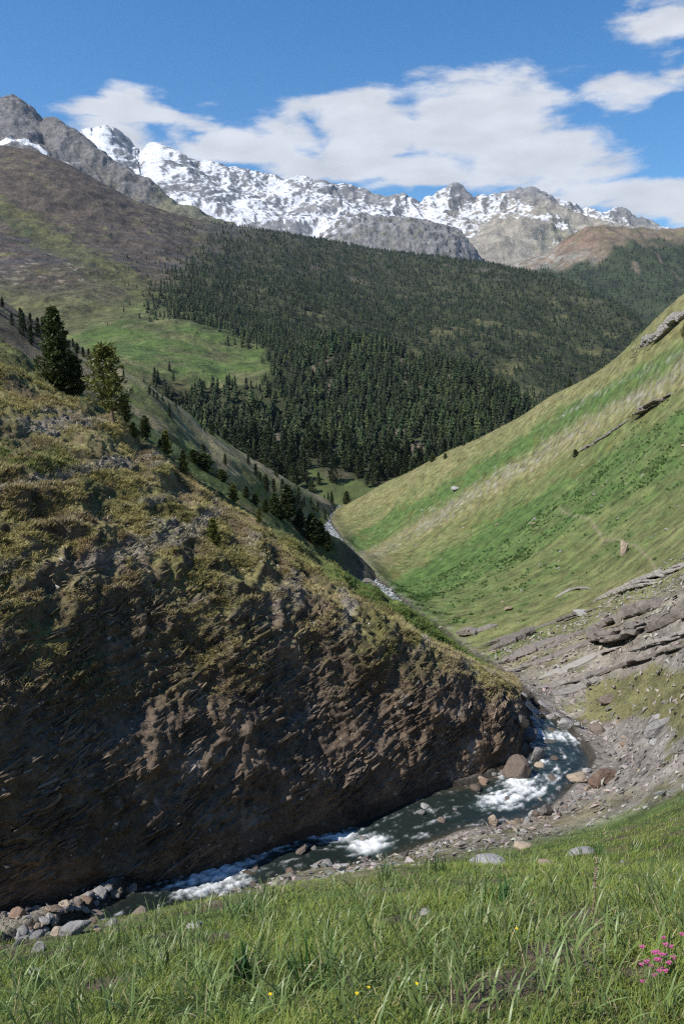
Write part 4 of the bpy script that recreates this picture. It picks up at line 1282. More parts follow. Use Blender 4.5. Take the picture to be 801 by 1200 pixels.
M_ledge = rock_mat('bedded_slate', (0.075, 0.064, 0.055), (0.22, 0.195, 0.17), 2.5)
M_paleledge = rock_mat('pale_bedded_slate', (0.13, 0.118, 0.105), (0.28, 0.26, 0.235), 2.5)
ledge([(584, 777), (630, 760), (670, 745), (715, 728), (755, 716), (790, 703)], 1.15, 2.0, M_ledge, 'long dark ledge of bedded rock rising from the narrows across the slope', 1, 5)
ledge([(567, 763), (595, 752), (628, 740)], 1.0, 1.7, M_ledge, 'short dark ledge above the lower end of the long one', 2, 4)
ledge([(532, 744), (560, 739), (583, 731)], 1.1, 1.8, M_ledge, 'dark ledge farthest upslope on the left, at the edge of the straw grass', 3, 4)
ledge([(596, 788), (640, 772), (690, 752), (740, 731), (800, 712)], .5, 1.0, M_ledge, 'thin dark ledge running just under the long dark one', 14, 2)
ledge([(655, 803), (710, 784), (760, 768), (815, 752)], .36, .8, M_ledge, 'thin low rib of slate between two pale ledges above the pool', 15, 2)
ledge([(560, 756), (600, 743), (650, 727), (700, 711)], .5, 1.0, M_ledge, 'thin dark ledge just above the long one, in straw grass', 16, 2)
ledge([(752, 742), (775, 733), (815, 712)], 0.9, 1.4, M_ledge, 'brown ledge in the shale below the long one, running out of view', 4, 2)
ledge([(628, 797), (665, 782), (700, 766), (728, 756)], 0.4, .9, M_paleledge, 'pale low ledge above the pool, under the long dark one', 5, 2)
ledge([(735, 763), (770, 752), (815, 738)], 0.3, .8, M_paleledge, 'thin pale ledge along the top of the green shelf', 6, 2)
ledge([(690, 705), (740, 684), (785, 668), (815, 655)], 0.7, 1.5, M_paleledge, 'pale broken ledge along the upper edge of the shale', 7, 5)
ledge([(640, 812), (668, 806), (700, 790)], 0.5, 1.2, M_paleledge, 'pale slabby ledge just over the grey boulder heap', 8, 2)
ledge([(742, 486), (762, 475), (790, 459)], 1.2, 2.2, M_ledge, 'brown crag jutting from the upper green slope', 9, 3)
ledge([(672, 533), (700, 515), (738, 490)], 0.8, 1.6, M_paleledge, 'thin rib of rock leading up to the brown crag', 10, 1)
ledge([(746, 406), (768, 392), (790, 374), (820, 352)], 2.0, 2.6, M_paleledge, 'pale jagged crag on the skyline of the right hand slope', 11, 4)
ledge([(648, 700), (668, 690), (690, 688)], .35, .8, M_paleledge, 'small cream rock bar among the grass above the long ledge', 12, 1)
ledge([(445, 715), (432, 695), (420, 680)], 2.2, 3.0, M_ledge, 'brown broken bank over the far bend of the stream', 13, 2)
print('rocks', round(time.time() - T0, 1))


# ------------------------------------------------------------------ loose shale on the slope (uncountable)
def shards(name, pts, nrm, size, col, mat, label=None):
    n = len(pts)
    tet = np.array([[1, 0, 0], [-.4, .8, 0], [-.6, -.7, 0], [.1, .0, .4], [.1, 0, -.3]])
    fc = np.array([[0, 1, 3], [1, 2, 3], [2, 0, 3], [1, 0, 4], [2, 1, 4], [0, 2, 4]])
    a = R.uniform(0, 6.28, n)
    e = R.normal(size=(n, 3)) * 0.35 + nrm
    e /= np.linalg.norm(e, axis=1)[:, None]
    t = np.stack([np.cos(a), np.sin(a), 0 * a], -1)
    t -= e * (t * e).sum(1)[:, None]; t /= np.linalg.norm(t, axis=1)[:, None]
    b_ = np.cross(e, t)
    sc_ = size[:, None] * np.stack([R.uniform(.6, 1.4, n), R.uniform(.5, 1, n), R.uniform(.4, 1.2, n)], -1)
    V = pts[:, None] + tet[None, :, 0:1] * (t * sc_[:, :1])[:, None] + tet[None, :, 1:2] * (b_ * sc_[:, 1:2])[:, None] + tet[None, :, 2:3] * (e * sc_[:, 2:])[:, None]
    F = (fc[None] + (np.arange(n) * 5)[:, None, None]).reshape(-1, 3)
    c = np.repeat(col[:, None], 5, 1).reshape(-1, 3)
    kw = dict(kind='stuff')
    if label: kw['label'] = label
    return link(name, mesh_raw(name, V.reshape(-1, 3), F, mat, False, c), **kw)


def pick(mask_w, n):
    w = np.clip(mask_w, 0, None).ravel()
    return R.choice(len(w), n, p=w / w.sum())


# area weight per ground vertex (polar grid), seen from above
garea = (np.gradient(rA)[:, None] * np.gradient(thA)[None, :] * rA[:, None]).ravel()
vis = ((gu > -60) & (gu < 860) & (gv > 300) & (gv < 1230) & (GY > 2)).astype(float)
scr = np.clip(1 - gturf * 1.05, 0, 1)
w_ = garea * vis * scr * sst(0.06, 0.02, gcol[:, 1] - gcol[:, 0] * 1.0) * (gr < 90) * (gr > 17) * (gD > ghw * 0.9)
# shale is thickest on the bare patches
M_shard = ground_mat('shale_chips', fine=0.3, var=0.3, bump=0.2)
k = pick(w_ * sst(0.07, 0.12, gcol.mean(1)), 24000)
pp = GP[k] + np.stack([R.normal(size=24000) * .15, R.normal(size=24000) * .15, np.full(24000, .02)], -1)
sz = np.exp(R.normal(size=24000) * 0.65 - 2.1)
cc = np.array([0.235, 0.215, 0.195]) * R.uniform(.45, 1.5, (24000, 1)) * (1 + R.normal(size=(24000, 3)) * .05)
shards('scree_rubble', pp, GN[k], np.clip(sz, .03, .4), cc, M_shard, 'grey brown shale chips strewn over the slope')


def plates(name, pts, nrm, along, L_, T_, D_, col, mat, label):
    """thin broken beds standing a little proud of the rock face"""
    n = len(pts)
    b_ = np.cross(nrm, along)
    box = np.array([[-1, -1, -1], [1, -1, -1], [1, 1, -1], [-1, 1, -1], [-.8, -.7, 1], [.7, -.8, 1], [.75, .6, 1], [-.6, .8, 1]], float)
    fc = np.array([[0, 1, 5, 4], [1, 2, 6, 5], [2, 3, 7, 6], [3, 0, 4, 7], [4, 5, 6, 7]])
    q = box[None] * (1 + R.normal(size=(n, 8, 3)) * .28)
    V = pts[:, None] + q[..., 0:1] * (along * L_[:, None])[:, None] + q[..., 1:2] * (b_ * T_[:, None])[:, None] + q[..., 2:3] * (nrm * D_[:, None])[:, None]
    F = (fc[None] + (np.arange(n) * 8)[:, None, None]).reshape(-1, 4)
    return link(name, mesh_raw(name, V.reshape(-1, 3), F, mat, False, np.repeat(col[:, None], 8, 1).reshape(-1, 3)), kind='stuff', label=label)


sarea = np.linalg.norm(np.cross(np.gradient(SD, axis=1), np.gradient(SD, axis=0)), axis=-1)
su, sv = to_pixels(SD)
SN2 = grid_normals(SD)
if SN2[200, 200, 1] > 0: SN2 = -SN2
pw = sarea * (SPt > 1.0) * (SPt < 4.8) * (su > -80) * np.clip(rockw * (1 - sst(2.6, 3.4, SPt)) + .5 * bands_w, 0, 1) * (.06 + sst(.0, .30, fbm(SG, 2.6, 3, off=23.0) + .5 * fbm(beds, (1.2, 2.0, 2.0), 3, off=23.0)))
k = pick(pw, 6000)
nn_ = SN.reshape(-1, 3)[k] * .8 + SN2.reshape(-1, 3)[k] * .4
nn_ /= np.linalg.norm(nn_, axis=1)[:, None]
al = np.cross(nn_, np.array([-.42, .08, 1.0]) + R.normal(size=(len(k), 3)) * .16)
al /= np.linalg.norm(al, axis=1)[:, None]
szp = np.clip(np.exp(R.normal(size=len(k)) * .5 - 1.95), .05, .36)
pc = scol.reshape(-1, 3)[k] * R.uniform(.65, 1.45, (len(k), 1))
plates('layered_rock', SP3[k], nn_, al, szp * R.uniform(.8, 1.8, len(k)), szp * R.uniform(.10, .24, len(k)), szp * R.uniform(.12, .34, len(k)), pc, M_shard, 'thin broken beds of brown rock in the cliff face')
k = pick(sarea * (SPt > 1.0) * (SPt < 5.0) * (su > -80) * np.clip(rockw + .5 * bands_w + .15, 0, 1), 9000)
cc = np.where(R.random((9000, 1)) < .10, np.array([[0.33, 0.30, 0.27]]), scol.reshape(-1, 3)[k]) * R.uniform(.6, 1.5, (9000, 1))
shards('rock_rubble', SP3[k], SN2.reshape(-1, 3)[k], np.clip(np.exp(R.normal(size=9000) * .5 - 2.5), .04, .2), cc, M_shard, 'loose stones caught on the cliff face')
print('scree', round(time.time() - T0, 1))


# ------------------------------------------------------------------ grass blades
def blades(name, base, length, width, lean_dir, bend, col, mat, nseg=3, **kw):
    """each blade: a tapering strip that arches over; all blades of a sward are one uncountable object"""
    n = len(base)
    side = np.stack([-lean_dir[:, 1], lean_dir[:, 0], 0 * lean_dir[:, 0]], -1)
    # turn the flat of the blade at random
    tw = R.uniform(0, 3.14, n)
    side = side * np.cos(tw)[:, None] + np.stack([lean_dir[:, 0], lean_dir[:, 1], 0 * tw], -1) * np.sin(tw)[:, None]
    ld = np.stack([lean_dir[:, 0], lean_dir[:, 1], 0 * tw], -1)
    p = base.copy()
    Vs = []
    ang0 = R.uniform(0.05, 0.45, n)
    for i in range(nseg + 1):
        t = i / nseg
        wd_ = (width * (1 - t ** 1.6) + width * .06)[:, None] * .5
        Vs += [p - side * wd_, p + side * wd_]
        a = ang0 + bend * (t + .5 / nseg)
        p = p + (ld * np.sin(a)[:, None] + np.array([0, 0, 1.0]) * np.cos(a)[:, None]) * (length / nseg)[:, None]
    V = np.stack(Vs, 1)
    m = 2 * (nseg + 1)
    f = np.array([[2 * i, 2 * i + 1, 2 * i + 3, 2 * i + 2] for i in range(nseg)])
    F = (f[None] + (np.arange(n) * m)[:, None, None]).reshape(-1, 4)
    c = np.repeat(col[:, None], m, 1)
    # each blade lightens evenly from base to tip
    tt = np.repeat(np.linspace(0, 1, nseg + 1), 2)[None, :, None]
    c = c * (0.85 + 0.35 * tt)
    return link(name, mesh_raw(name, V.reshape(-1, 3), F, mat, True, c.reshape(-1, 3)), **kw)


def unit2(n):
    a = R.uniform(0, 6.283, n)
    return np.stack([np.cos(a), np.sin(a)], -1)


M_blade = leaf_mat('grass_blade', (0, 0, 0), 0.3, 0.35, 0.45, 0.35, attr=True)
M_turfblade = leaf_mat('sward_blade', (0, 0, 0), 0.35, 0.3, 0.6, 0.25, attr=True)

# lush turf of the near bank
NB = 120000
cand = NB * 3
th = R.uniform(-0.52, 0.56, cand)
r = np.exp(R.uniform(math.log(3.4), math.log(30), cand))
bx, by = r * np.sin(th), r * np.cos(th)
cl_ = fbm(np.stack([bx, by, 0 * bx], -1), 0.55, 3, off=4.0) + 0.6 * fbm(np.stack([bx, by, 0 * bx], -1), 2.2, 3, off=1.0)
bareN = fbm(np.stack([bx, by, 0 * bx], -1), 1.1, 3, off=6.6) * 0.9 + 0.25 * fbm(np.stack([bx, by, 0 * bx], -1), 9.0, 4)
keep = R.random(cand) < sst(-0.75, 0.2, cl_) * (1 - 0.93 * sst(0.16, 0.30, bareN)) * np.prod([sst(.55, 1.15, np.hypot(bx - at(u_, v_, d_)[0], by - at(u_, v_, d_)[1]) / r_ + .4 * cl_) * .95 + .05 for (u_, v_, d_, r_) in BARE], axis=0)
bx, by, r = bx[keep], by[keep], r[keep]
bz = ground_z(bx, by)
bp_ = np.stack([bx, by, bz - 0.01], -1)
cu, cv = to_pixels(bp_)
lineV = np.interp(cu, [-200, 0, 200, 330, 400, 500, 600, 700, 801, 1000], [1160, 1112, 1062, 1040, 1030, 1010, 990, 962, 925, 880])
dV = cv - lineV
ok = R.random(len(bx)) < sst(-16, 14, dV + R.normal(size=len(bx)) * 8)
bp_, r, dV = bp_[ok][:NB], r[ok][:NB], dV[ok][:NB]
n = len(bp_)
clump = fbm(bp_ * [1, 1, 0], 1.6, 3, off=2.0)
ln_ = R.uniform(.045, .13, n) * (1 + 1.1 * np.clip(clump, -.6, 1)) * (0.55 + 0.45 * sst(0, 60, dV)) * (1 + 0.03 * r)
wd_ = R.uniform(.004, .008, n) * (1 + 0.07 * r)
hue = R.random(n)[:, None]
g1, g2, g3 = np.array([0.115, 0.185, 0.035]), np.array([0.225, 0.250, 0.062]), np.array([0.40, 0.35, 0.20])
bc = g1 * (1 - hue) + g2 * hue
dryp = R.random(n) < 0.06 + 0.22 * sst(0.1, 0.5, -clump) * 0.8
bc[dryp] = g3 * R.uniform(.6, 1.1, (dryp.sum(), 1))
bc *= (1 + 0.35 * clump[:, None])
ld = unit2(n) * 0.8 + np.array([0.35, 0.1]); ld /= np.linalg.norm(ld, axis=1)[:, None]
blades('grass', bp_, ln_, wd_, ld, R.uniform(.2, 1.5, n), bc, M_turfblade, 3, kind='stuff', label='lush green turf of the near bank')
print('turf', n, round(time.time() - T0, 1))

# thin sward over the hillside on the right
k = pick(garea ** 0.75 * vis * (gr > 22) * (gr < 420) * (gD > ghw * 1.25) * sst(-0.02, 0.015, gcol[:, 1] - gcol[:, 0] + 0.012), 34000)
n = len(k)
hp_ = np.repeat(GP[k] + R.normal(size=(n, 3)) * [.25, .25, 0], 5, 0) + R.normal(size=(n * 5, 3)) * [.09, .09, 0.0]
hr_ = np.hypot(hp_[:, 0], hp_[:, 1])
hc = np.repeat(gcol[k] * R.uniform(.9, 1.5, (n, 1)), 5, 0) * 1.45
blades('grass', hp_ - [0, 0, .03], R.uniform(.10, .24, n * 5) * (1 + hr_ * .0035), R.uniform(.015, .03, n * 5) * (1 + hr_ * .014), unit2(n * 5), R.uniform(.3, 1.4, n * 5), hc, M_turfblade, 2, kind='stuff', label='straw and green grass of the right hand slope')
# dark leafy clumps in rows on the green bands
bandc = gv + 0.60 * (gu - 400)
gk = fbm(GP, 11.0, 3, off=3.3)
wgt = garea ** 0.8 * vis * (gr > 48) * (gr < 190) * (.12 + sst(0.02, 0.35, gk)) * sst(0.022, 0.05, gcol[:, 1] - gcol[:, 0])
k = pick(wgt, 3200)
n = len(k)
hp_ = np.repeat(GP[k], 14, 0) + R.normal(size=(n * 14, 3)) * [.14, .14, 0]
blades('leafy_ground_cover', hp_ - [0, 0, .04], R.uniform(.25, .55, n * 14), R.uniform(.07, .13, n * 14), unit2(n * 14), R.uniform(.3, 1.2, n * 14),
       np.array([0.068, 0.125, 0.034]) * R.uniform(.6, 1.5, (n * 14, 1)), M_turfblade, 2, kind='stuff', label='dark green leafy clumps on the slope')

# dry tussock grass on the spur
sarea = np.linalg.norm(np.cross(np.gradient(SD, axis=1), np.gradient(SD, axis=0)), axis=-1)
su, sv = to_pixels(SD)
SN2 = grid_normals(SD)
SN2 = np.where(SN2[..., 2:3] < 0, -SN2, SN2)
tw_ = sarea ** 0.8 * (SPt < 6.3) * (su > -60) * sst(0.15, 0.32, scol.max(-1) * 2.2 + (scol[..., 0] - scol[..., 2]) * 1.2) * sst(2.0, 3.0, SPt + 0.5 * fbm(SG, 3.0, 3)) * sst(0.35, 0.6, SN2[..., 2]) * sst(-0.05, 0.25, fbm(SG, 3.2, 3, off=17.0) + .35 * (tfr - .5) + .05) * (1 - .85 * sst(5.1, 5.4, SPt))
k = pick(tw_, 21000)
n = len(k); nb = 8
tp = np.repeat(SP3[k], nb, 0) + R.normal(size=(n * nb, 3)) * [.10, .10, .02]
sc3 = scol.reshape(-1, 3)[k]
tcol_ = np.repeat(sc3 * R.uniform(1.1, 1.9, (n, 1)) + np.array([0.115, 0.100, 0.040]) * R.uniform(.1, 1.7, (n, 1)) * (1 - .9 * right_w.ravel()[k][:, None]), nb, 0) * R.uniform(.8, 1.2, (n * nb, 1))
dn = SN2.reshape(-1, 3)[k][:, :2] + 1e-4
dn = np.repeat(dn / np.linalg.norm(dn, axis=1)[:, None], nb, 0) + unit2(n * nb) * .9
dn /= np.linalg.norm(dn, axis=1)[:, None]
blades('dry_grass', tp - [0, 0, .04], R.uniform(.18, .42, n * nb), R.uniform(.03, .06, n * nb), dn, R.uniform(.8, 2.0, n * nb), tcol_, M_turfblade, 2, kind='stuff', label='straw coloured tussock grass hanging on the spur')
print('sward', round(time.time() - T0, 1))


# ------------------------------------------------------------------ individual plants of the near bank
def ribbon(base, dir2, L_, w, a0, bend, nseg=6, fold=0.0):
    side = np.array([-dir2[1], dir2[0], 0]); d3 = np.array([dir2[0], dir2[1], 0])
    p = np.array(base, float); V = []
    for i in range(nseg + 1):
        t = i / nseg
        wd = w * (0.65 + 0.6 * t if t < .4 else 0.89 * (1 - ((t - .4) / .6) ** 2) + .03) * .5
        V += [p - side * wd, p + side * wd]
        a = a0 + bend * t * t
        p = p + (d3 * math.sin(a) + np.array([0, 0, math.cos(a)])) * L_ / nseg
    F = [[2 * i, 2 * i + 1, 2 * i + 3, 2 * i + 2] for i in range(nseg)]
    return V, F


M_strap = leaf_mat('strap_leaf', (0.150, 0.210, 0.070), 0.45, 0.3, 0.42, 0.42)
M_strap_dry_highlight = leaf_mat('withered_highlight_leaf', (0.42, 0.36, 0.22), 0.2, 0.2, 0.6, 0.3)  # pale withered leaves, standing in too for highlights on arching leaves
M_darkleaf = leaf_mat('dark_leaf', (0.030, 0.085, 0.020), 0.25, 0.2, 0.4, 0.45)


def tussock_mesh(seed, n, lmin, lmax, w, mat, spread=.06, bend=(.6, 2.0), a0=(.05, .6), name='leaf_tuft'):
    r = random.Random(seed)
    V, F = [], []
    for i in range(n):
        a = r.uniform(0, 6.283); d = (math.cos(a), math.sin(a))
        v, f = ribbon((r.gauss(0, spread), r.gauss(0, spread), -.02), d, r.uniform(lmin, lmax), w * r.uniform(.7, 1.2), r.uniform(*a0), r.uniform(*bend))
        F += [[x + len(V) for x in q] for q in f]; V += v
    return mesh_raw(name, np.array(V), np.array(F), mat)


strap = [tussock_mesh(s, 9 + s % 4 * 3, .17, .42, .0135, M_strap) for s in range(7)]
strap_dry_highlight = [tussock_mesh(30 + s, 3 + s % 3, .14, .32, .007, M_strap_dry_highlight, .035) for s in range(4)]
placed = []
tries = 0
while len(placed) < 280 and tries < 4000:
    tries += 1
    u, v = R.uniform(-20, 820), R.uniform(925, 1215)
    lv = np.interp(u, [-200, 0, 200, 330, 400, 500, 600, 700, 801, 1000], [1160, 1112, 1062, 1040, 1030, 1010, 990, 962, 925, 880])
    if v < lv + 12: continue
    p = spot(u, min(v, 1215), 'ground')
    if any((p[0] - q[0]) ** 2 + (p[1] - q[1]) ** 2 < .2 ** 2 for q in placed): continue
    placed.append(p)
    root = bpy.data.objects.new('strap_leaved_plant', None); COL.objects.link(root)
    root.empty_display_size = .1
    root.location = (p[0], p[1], ground_z(p[0:1], p[1:2])[0])
    root.rotation_euler = (R.uniform(-.1, .25), R.uniform(-.1, .25), R.uniform(0, 6.28))
    s = R.uniform(.75, 1.25) * (1 + 0.012 * math.hypot(p[0], p[1]))
    root.scale = (s, s, s)
    root['label'] = 'arching strap leaved plant among the turf of the near bank'
    root['category'] = 'plant'; root['group'] = 'strap leaved plants in the near turf'
    link('leaf_tuft', strap[int(R.integers(7))], root)
    if R.random() < .5: link('withered_highlight_leaf', strap_dry_highlight[int(R.integers(4))], root)


def plant(name, u, v, label, cat, parts):
    p = spot(u, v, 'ground')
    root = bpy.data.objects.new(name, None); COL.objects.link(root)
    root.location = (p[0], p[1], ground_z(p[0:1], p[1:2])[0]); root['label'] = label; root['category'] = cat
    for nm, me, kw in parts:
        o = link(nm, me, root, **kw)
    return root


def tube(pts, rad, mat, name, ns=6):
    pts = np.asarray(pts, float); n = len(pts)
    t = np.gradient(pts, axis=0); t /= np.linalg.norm(t, axis=1)[:, None] + 1e-9
    ref = np.where(np.abs(t[:, 2:3]) > .9, np.array([[1.0, 0, 0]]), np.array([[0, 0, 1.0]]))
    b1 = np.cross(t, ref); b1 /= np.linalg.norm(b1, axis=1)[:, None] + 1e-9
    b2 = np.cross(t, b1)
    a = np.linspace(0, 2 * math.pi, ns, endpoint=False)
    V = pts[:, None] + (b1[:, None] * np.cos(a)[None, :, None] + b2[:, None] * np.sin(a)[None, :, None]) * np.asarray(rad)[:, None, None]
    i = np.arange(n * ns).reshape(n, ns)
    F = np.stack([i[:-1], np.roll(i, -1, 1)[:-1], np.roll(i, -1, 1)[1:], i[1:]], -1).reshape(-1, 4)
    return V.reshape(-1, 3), F


plant('leafy_plant', 281, 1148, 'dark green upright broad leaved plant in the turf', 'plant', [('leaf_tuft', tussock_mesh(51, 20, .22, .40, .045, M_darkleaf, .07, (.2, 1.0), (.0, .35)), {}), ('withered_highlight_leaf', tussock_mesh(52, 5, .2, .32, .02, M_strap_dry_highlight, .06, (.2, 1.0)), {})])
for (u, v, lb, s) in ((452, 1030, 'dark green spiky clump at the turf rim, farthest left of three', 53), (508, 1020, 'dark green spiky clump left of the widest grey slab', 54), (697, 1000, 'dark green spiky clump right of the pale grey slab', 55),
                      (290, 1075, 'dark green clump at the turf rim beside the near rapid', 56), (585, 1058, 'tall dark clump below the widest grey slab', 57), (360, 1160, 'large dark strap leaved clump low on the bank', 58)):
    plant('spiky_clump', u, v, lb, 'plant', [('leaf_tuft', tussock_mesh(s, 34, .25, .5, .016, M_darkleaf, .12, (.3, 1.3), (.0, .5)), {})])
# dead flower stalk
V1, F1 = tube([(0, 0, 0), (.01, 0, .2), (0, .01, .42), (.015, .005, .62)], [.008, .007, .006, .004], None, '')
M_stalk = rock_mat('dead_stalk', (.30, .22, .15), (.5, .4, .3), 20)
hd = []
V2, F2 = [], []
for i in range(16):
    z = .30 + .02 * i; a = i * 2.4
    v, f = tube([(.008, 0, z), (.008 + .018 * math.cos(a), .018 * math.sin(a), z + .018), (.008 + .03 * math.cos(a), .03 * math.sin(a), z + .02)], [.004, .007, .002], None, '', 5)
    F2.append(f + len(V2) * 1 if not V2 else f + sum(len(x) for x in V2)); V2.append(v)
plant('dead_flower_stalk', 693, 1073, 'single dry brown flower stalk standing up from the turf', 'stalk', [('stem', mesh_raw('stem', V1, F1, M_stalk), {}), ('seed_head', mesh_raw('seed_head', np.concatenate(V2), np.concatenate(F2), M_stalk), {})])
M_pink = leaf_mat('pink_petal', (0.55, 0.13, 0.30), 0.2, 0.3, 0.5, 0.3)
M_yellow = leaf_mat('yellow_petal', (0.80, 0.58, 0.02), 0.1, 0.3, 0.5, 0.3)
M_stem = leaf_mat('green_stem', (0.10, 0.16, 0.05), 0.2, 0.1)


def flower_head(r, n=6):
    V, F = [], []
    for i in range(n):
        a = i * 6.283 / n
        d = np.array([math.cos(a), math.sin(a), .35]); s_ = np.array([-math.sin(a), math.cos(a), 0])
        b0 = len(V)
        V += [np.zeros(3), d * r * .6 - s_ * r * .38, d * r + np.array([0, 0, -.1 * r]), d * r * .6 + s_ * r * .38]
        F.append([b0, b0 + 1, b0 + 2, b0 + 3])
    return np.array(V), np.array(F)


def pink_plant(u, v, n, seed, label):
    r = random.Random(seed)
    p = spot(u, v, 'ground')
    root = bpy.data.objects.new('pink_flower', None); COL.objects.link(root)
    root.location = (p[0], p[1], ground_z(p[0:1], p[1:2])[0]); root['label'] = label; root['category'] = 'flower'
    for i in range(n):
        x, y, h = r.gauss(0, .055), r.gauss(0, .055), r.uniform(.10, .24)
        v_, f_ = tube([(x * .3, y * .3, 0), (x * .7, y * .7, h * .6), (x, y, h)], [.003, .0025, .002], None, '', 5)
        so = link('stem', mesh_raw('stem', v_, f_, M_stem), root)
        V, F = flower_head(.013)
        V = np.concatenate([V + [0, 0, 0], V * .9 + [.009, .006, .009], V * .9 + [-.009, .005, .006]])
        F = np.concatenate([F, F + 24, F + 48])
        b = link('blossom', mesh_raw('blossom', V + [x, y, h], F, M_pink), so)
    return root


pink_plant(768, 1150, 13, 1, 'tallest cluster of pink flowers in the turf')
pink_plant(783, 1132, 5, 2, 'small pink flower tuft above the tallest pink cluster')
pink_plant(758, 1160, 6, 3, 'low pink flower tuft left of the tallest pink cluster')
for (u, v) in ((663, 985), (762, 985), (655, 1047), (604, 1110), (416, 1192), (430, 1184), (485, 1180), (318, 1190)):
    V, F = flower_head(.016, 7)
    v_, f_ = tube([(0, 0, 0), (.005, 0, .1), (0, 0, .19)], [.003, .003, .002], None, '', 5)
    rt = plant('yellow_flower', u, v, 'small yellow flower dotted in the turf of the near bank', 'flower', [('stem', mesh_raw('stem', v_, f_, M_stem), {}), ('blossom', mesh_raw('blossom', V + [0, 0, .19], F, M_yellow), {})])
    rt['group'] = 'yellow flowers in the near turf'
for _ in range(26):
    u_ = R.uniform(20, 790); v_ = R.uniform(np.interp(u_, [0, 330, 500, 801], [1125, 1050, 1020, 950]), 1195)
    p = spot(u_, v_, 'ground')
    s_ = R.uniform(1.6, 4.0) / ppm(p)
    stone(p[0], p[1], p[2] + s_ * .2, s_, 'small stone lying in the near turf', 'small stones in the near turf', name='turf_stone')
print('plants', round(time.time() - T0, 1))


# ------------------------------------------------------------------ conifers
M_bark = rock_mat('pine_bark', (0.10, 0.065, 0.045), (0.24, 0.17, 0.13), 9.0)
M_needle = leaf_mat('pine_needles', (0.050, 0.070, 0.019), 0.5, 0.2, 0.5, 0.3)
M_needle_light = leaf_mat('bright_pine_needles', (0.125, 0.140, 0.032), 0.4, 0.25, 0.5, 0.3)


def pine_meshes(seed, H, Rw, whorls, per, start, ncl, nq, q, needle, shape=0.9, droop=-.1):
    """trunk with limbs as one mesh, crown of needle sprays as another"""
    r = np.random.default_rng(seed)
    tv, tf, n0 = [], [], 0
    z = np.linspace(0, H, 9)
    lean = r.normal(size=2) * .02
    line = np.stack([lean[0] * z + .03 * np.sin(z * 1.1 + seed), lean[1] * z + .03 * np.cos(z + seed), z - .15], -1)
    v, f = tube(line, np.linspace(H * .022, H * .003, 9), None, '', 8)
    tv.append(v); tf.append(f); n0 += len(v)
    centers, dirs, sizes = [], [], []
    for i in range(whorls):
        t = start + (1 - start) * (i + r.uniform(0, .6)) / whorls
        t = min(t, .985)
        hz = t * H
        rad = Rw * (1 - t) ** shape * (0.35 + 0.65 * min(1, (t - start + .04) / .16)) + Rw * .05
        a0 = r.uniform(0, 6.28)
        for j in range(per):
            if r.random() < .12: continue
            a = a0 + j * 6.283 / per + r.normal() * .3
            ln = rad * r.uniform(.6, 1.2)
            p0 = np.array([np.interp(hz, z, line[:, 0]), np.interp(hz, z, line[:, 1]), hz - .15])
            d = np.array([math.cos(a), math.sin(a), 0])
            up = droop + .75 * t + r.normal() * .1
            pts = [p0 + d * ln * s + np.array([0, 0, ln * (up * s + .30 * s * s)]) for s in (0, .35, .7, 1)]
            v, f = tube(pts, np.array([.05, .035, .02, .008]) * (H / 8) * (1.15 - t), None, '', 4)
            tv.append(v); tf.append(f + n0); n0 += len(v)
            for c in range(ncl):
                s = .30 + .75 * (c + r.random()) / ncl
                pc = p0 + d * ln * s + np.array([0, 0, ln * (up * s + .30 * s * s)]) + r.normal(size=3) * ln * .10
                centers.append(pc); dirs.append(d * .7 + np.array([0, 0, .6])); sizes.append(q * r.uniform(.7, 1.25))
    for c in range(max(3, ncl)):
        centers.append(np.array([line[-1, 0], line[-1, 1], H * (1.0 - .02 * c) - .15])); dirs.append(np.array([0, 0, 1.0])); sizes.append(q * .8)
    C = np.array(centers); Dr = np.array(dirs); S = np.array(sizes)
    k = len(C)
    C = np.repeat(C, nq, 0); Dr = np.repeat(Dr, nq, 0); S = np.repeat(S, nq)
    e = Dr + r.normal(size=(k * nq, 3)) * .75
    e /= np.linalg.norm(e, axis=1)[:, None]
    s_ = np.cross(e, r.normal(size=(k * nq, 3))); s_ /= np.linalg.norm(s_, axis=1)[:, None] + 1e-9
    P0 = C + r.normal(size=C.shape) * (S * .38)[:, None]
    V = np.stack([P0 - e * (S * .45)[:, None], P0 + s_ * (S * .20)[:, None], P0 + e * (S * .65)[:, None], P0 - s_ * (S * .20)[:, None]], 1)
    F = np.arange(k * nq * 4).reshape(-1, 4)
    return mesh_raw('trunk', np.concatenate(tv), np.concatenate(tf), M_bark), mesh_raw('crown', V.reshape(-1, 3), F, needle, False)


def tree(name, me, loc, rz, s, label, cat, group=None, sz=None):
    root = bpy.data.objects.new(name, None); COL.objects.link(root)
    root.location = loc; root.rotation_euler = (0, 0, rz); root.scale = (s, s, sz or s)
    root['label'] = label; root['category'] = cat
    if group: root['group'] = group
    link('trunk', me[0], root); link('crown', me[1], root)
    return root


dense = pine_meshes(1, 8.0, 2.2, 26, 6, .06, 6, 9, .42, M_needle, .85, -.05)
dense2 = pine_meshes(2, 8.0, 2.0, 24, 6, .05, 6, 9, .42, M_needle, .9, -.05)
openp = pine_meshes(3, 8.0, 2.2, 15, 5, .20, 5, 7, .40, M_needle_light, .55, .05)
young = pine_meshes(4, 3.0, .85, 16, 6, .03, 4, 8, .24, M_needle_light, .8, .05)
young2 = pine_meshes(5, 3.0, .95, 15, 6, .03, 4, 8, .25, M_needle, .7, .05)


def put(name, me, H, u, v, hpx, label, cat, *surf, wide=1.0, group=None):
    p = spot(u, v, *surf)
    s = hpx / ppm(p) / H
    return tree(name, me, tuple(p - [0, 0, .1]), R.uniform(0, 6.28), s * wide, label, cat, group, sz=s)


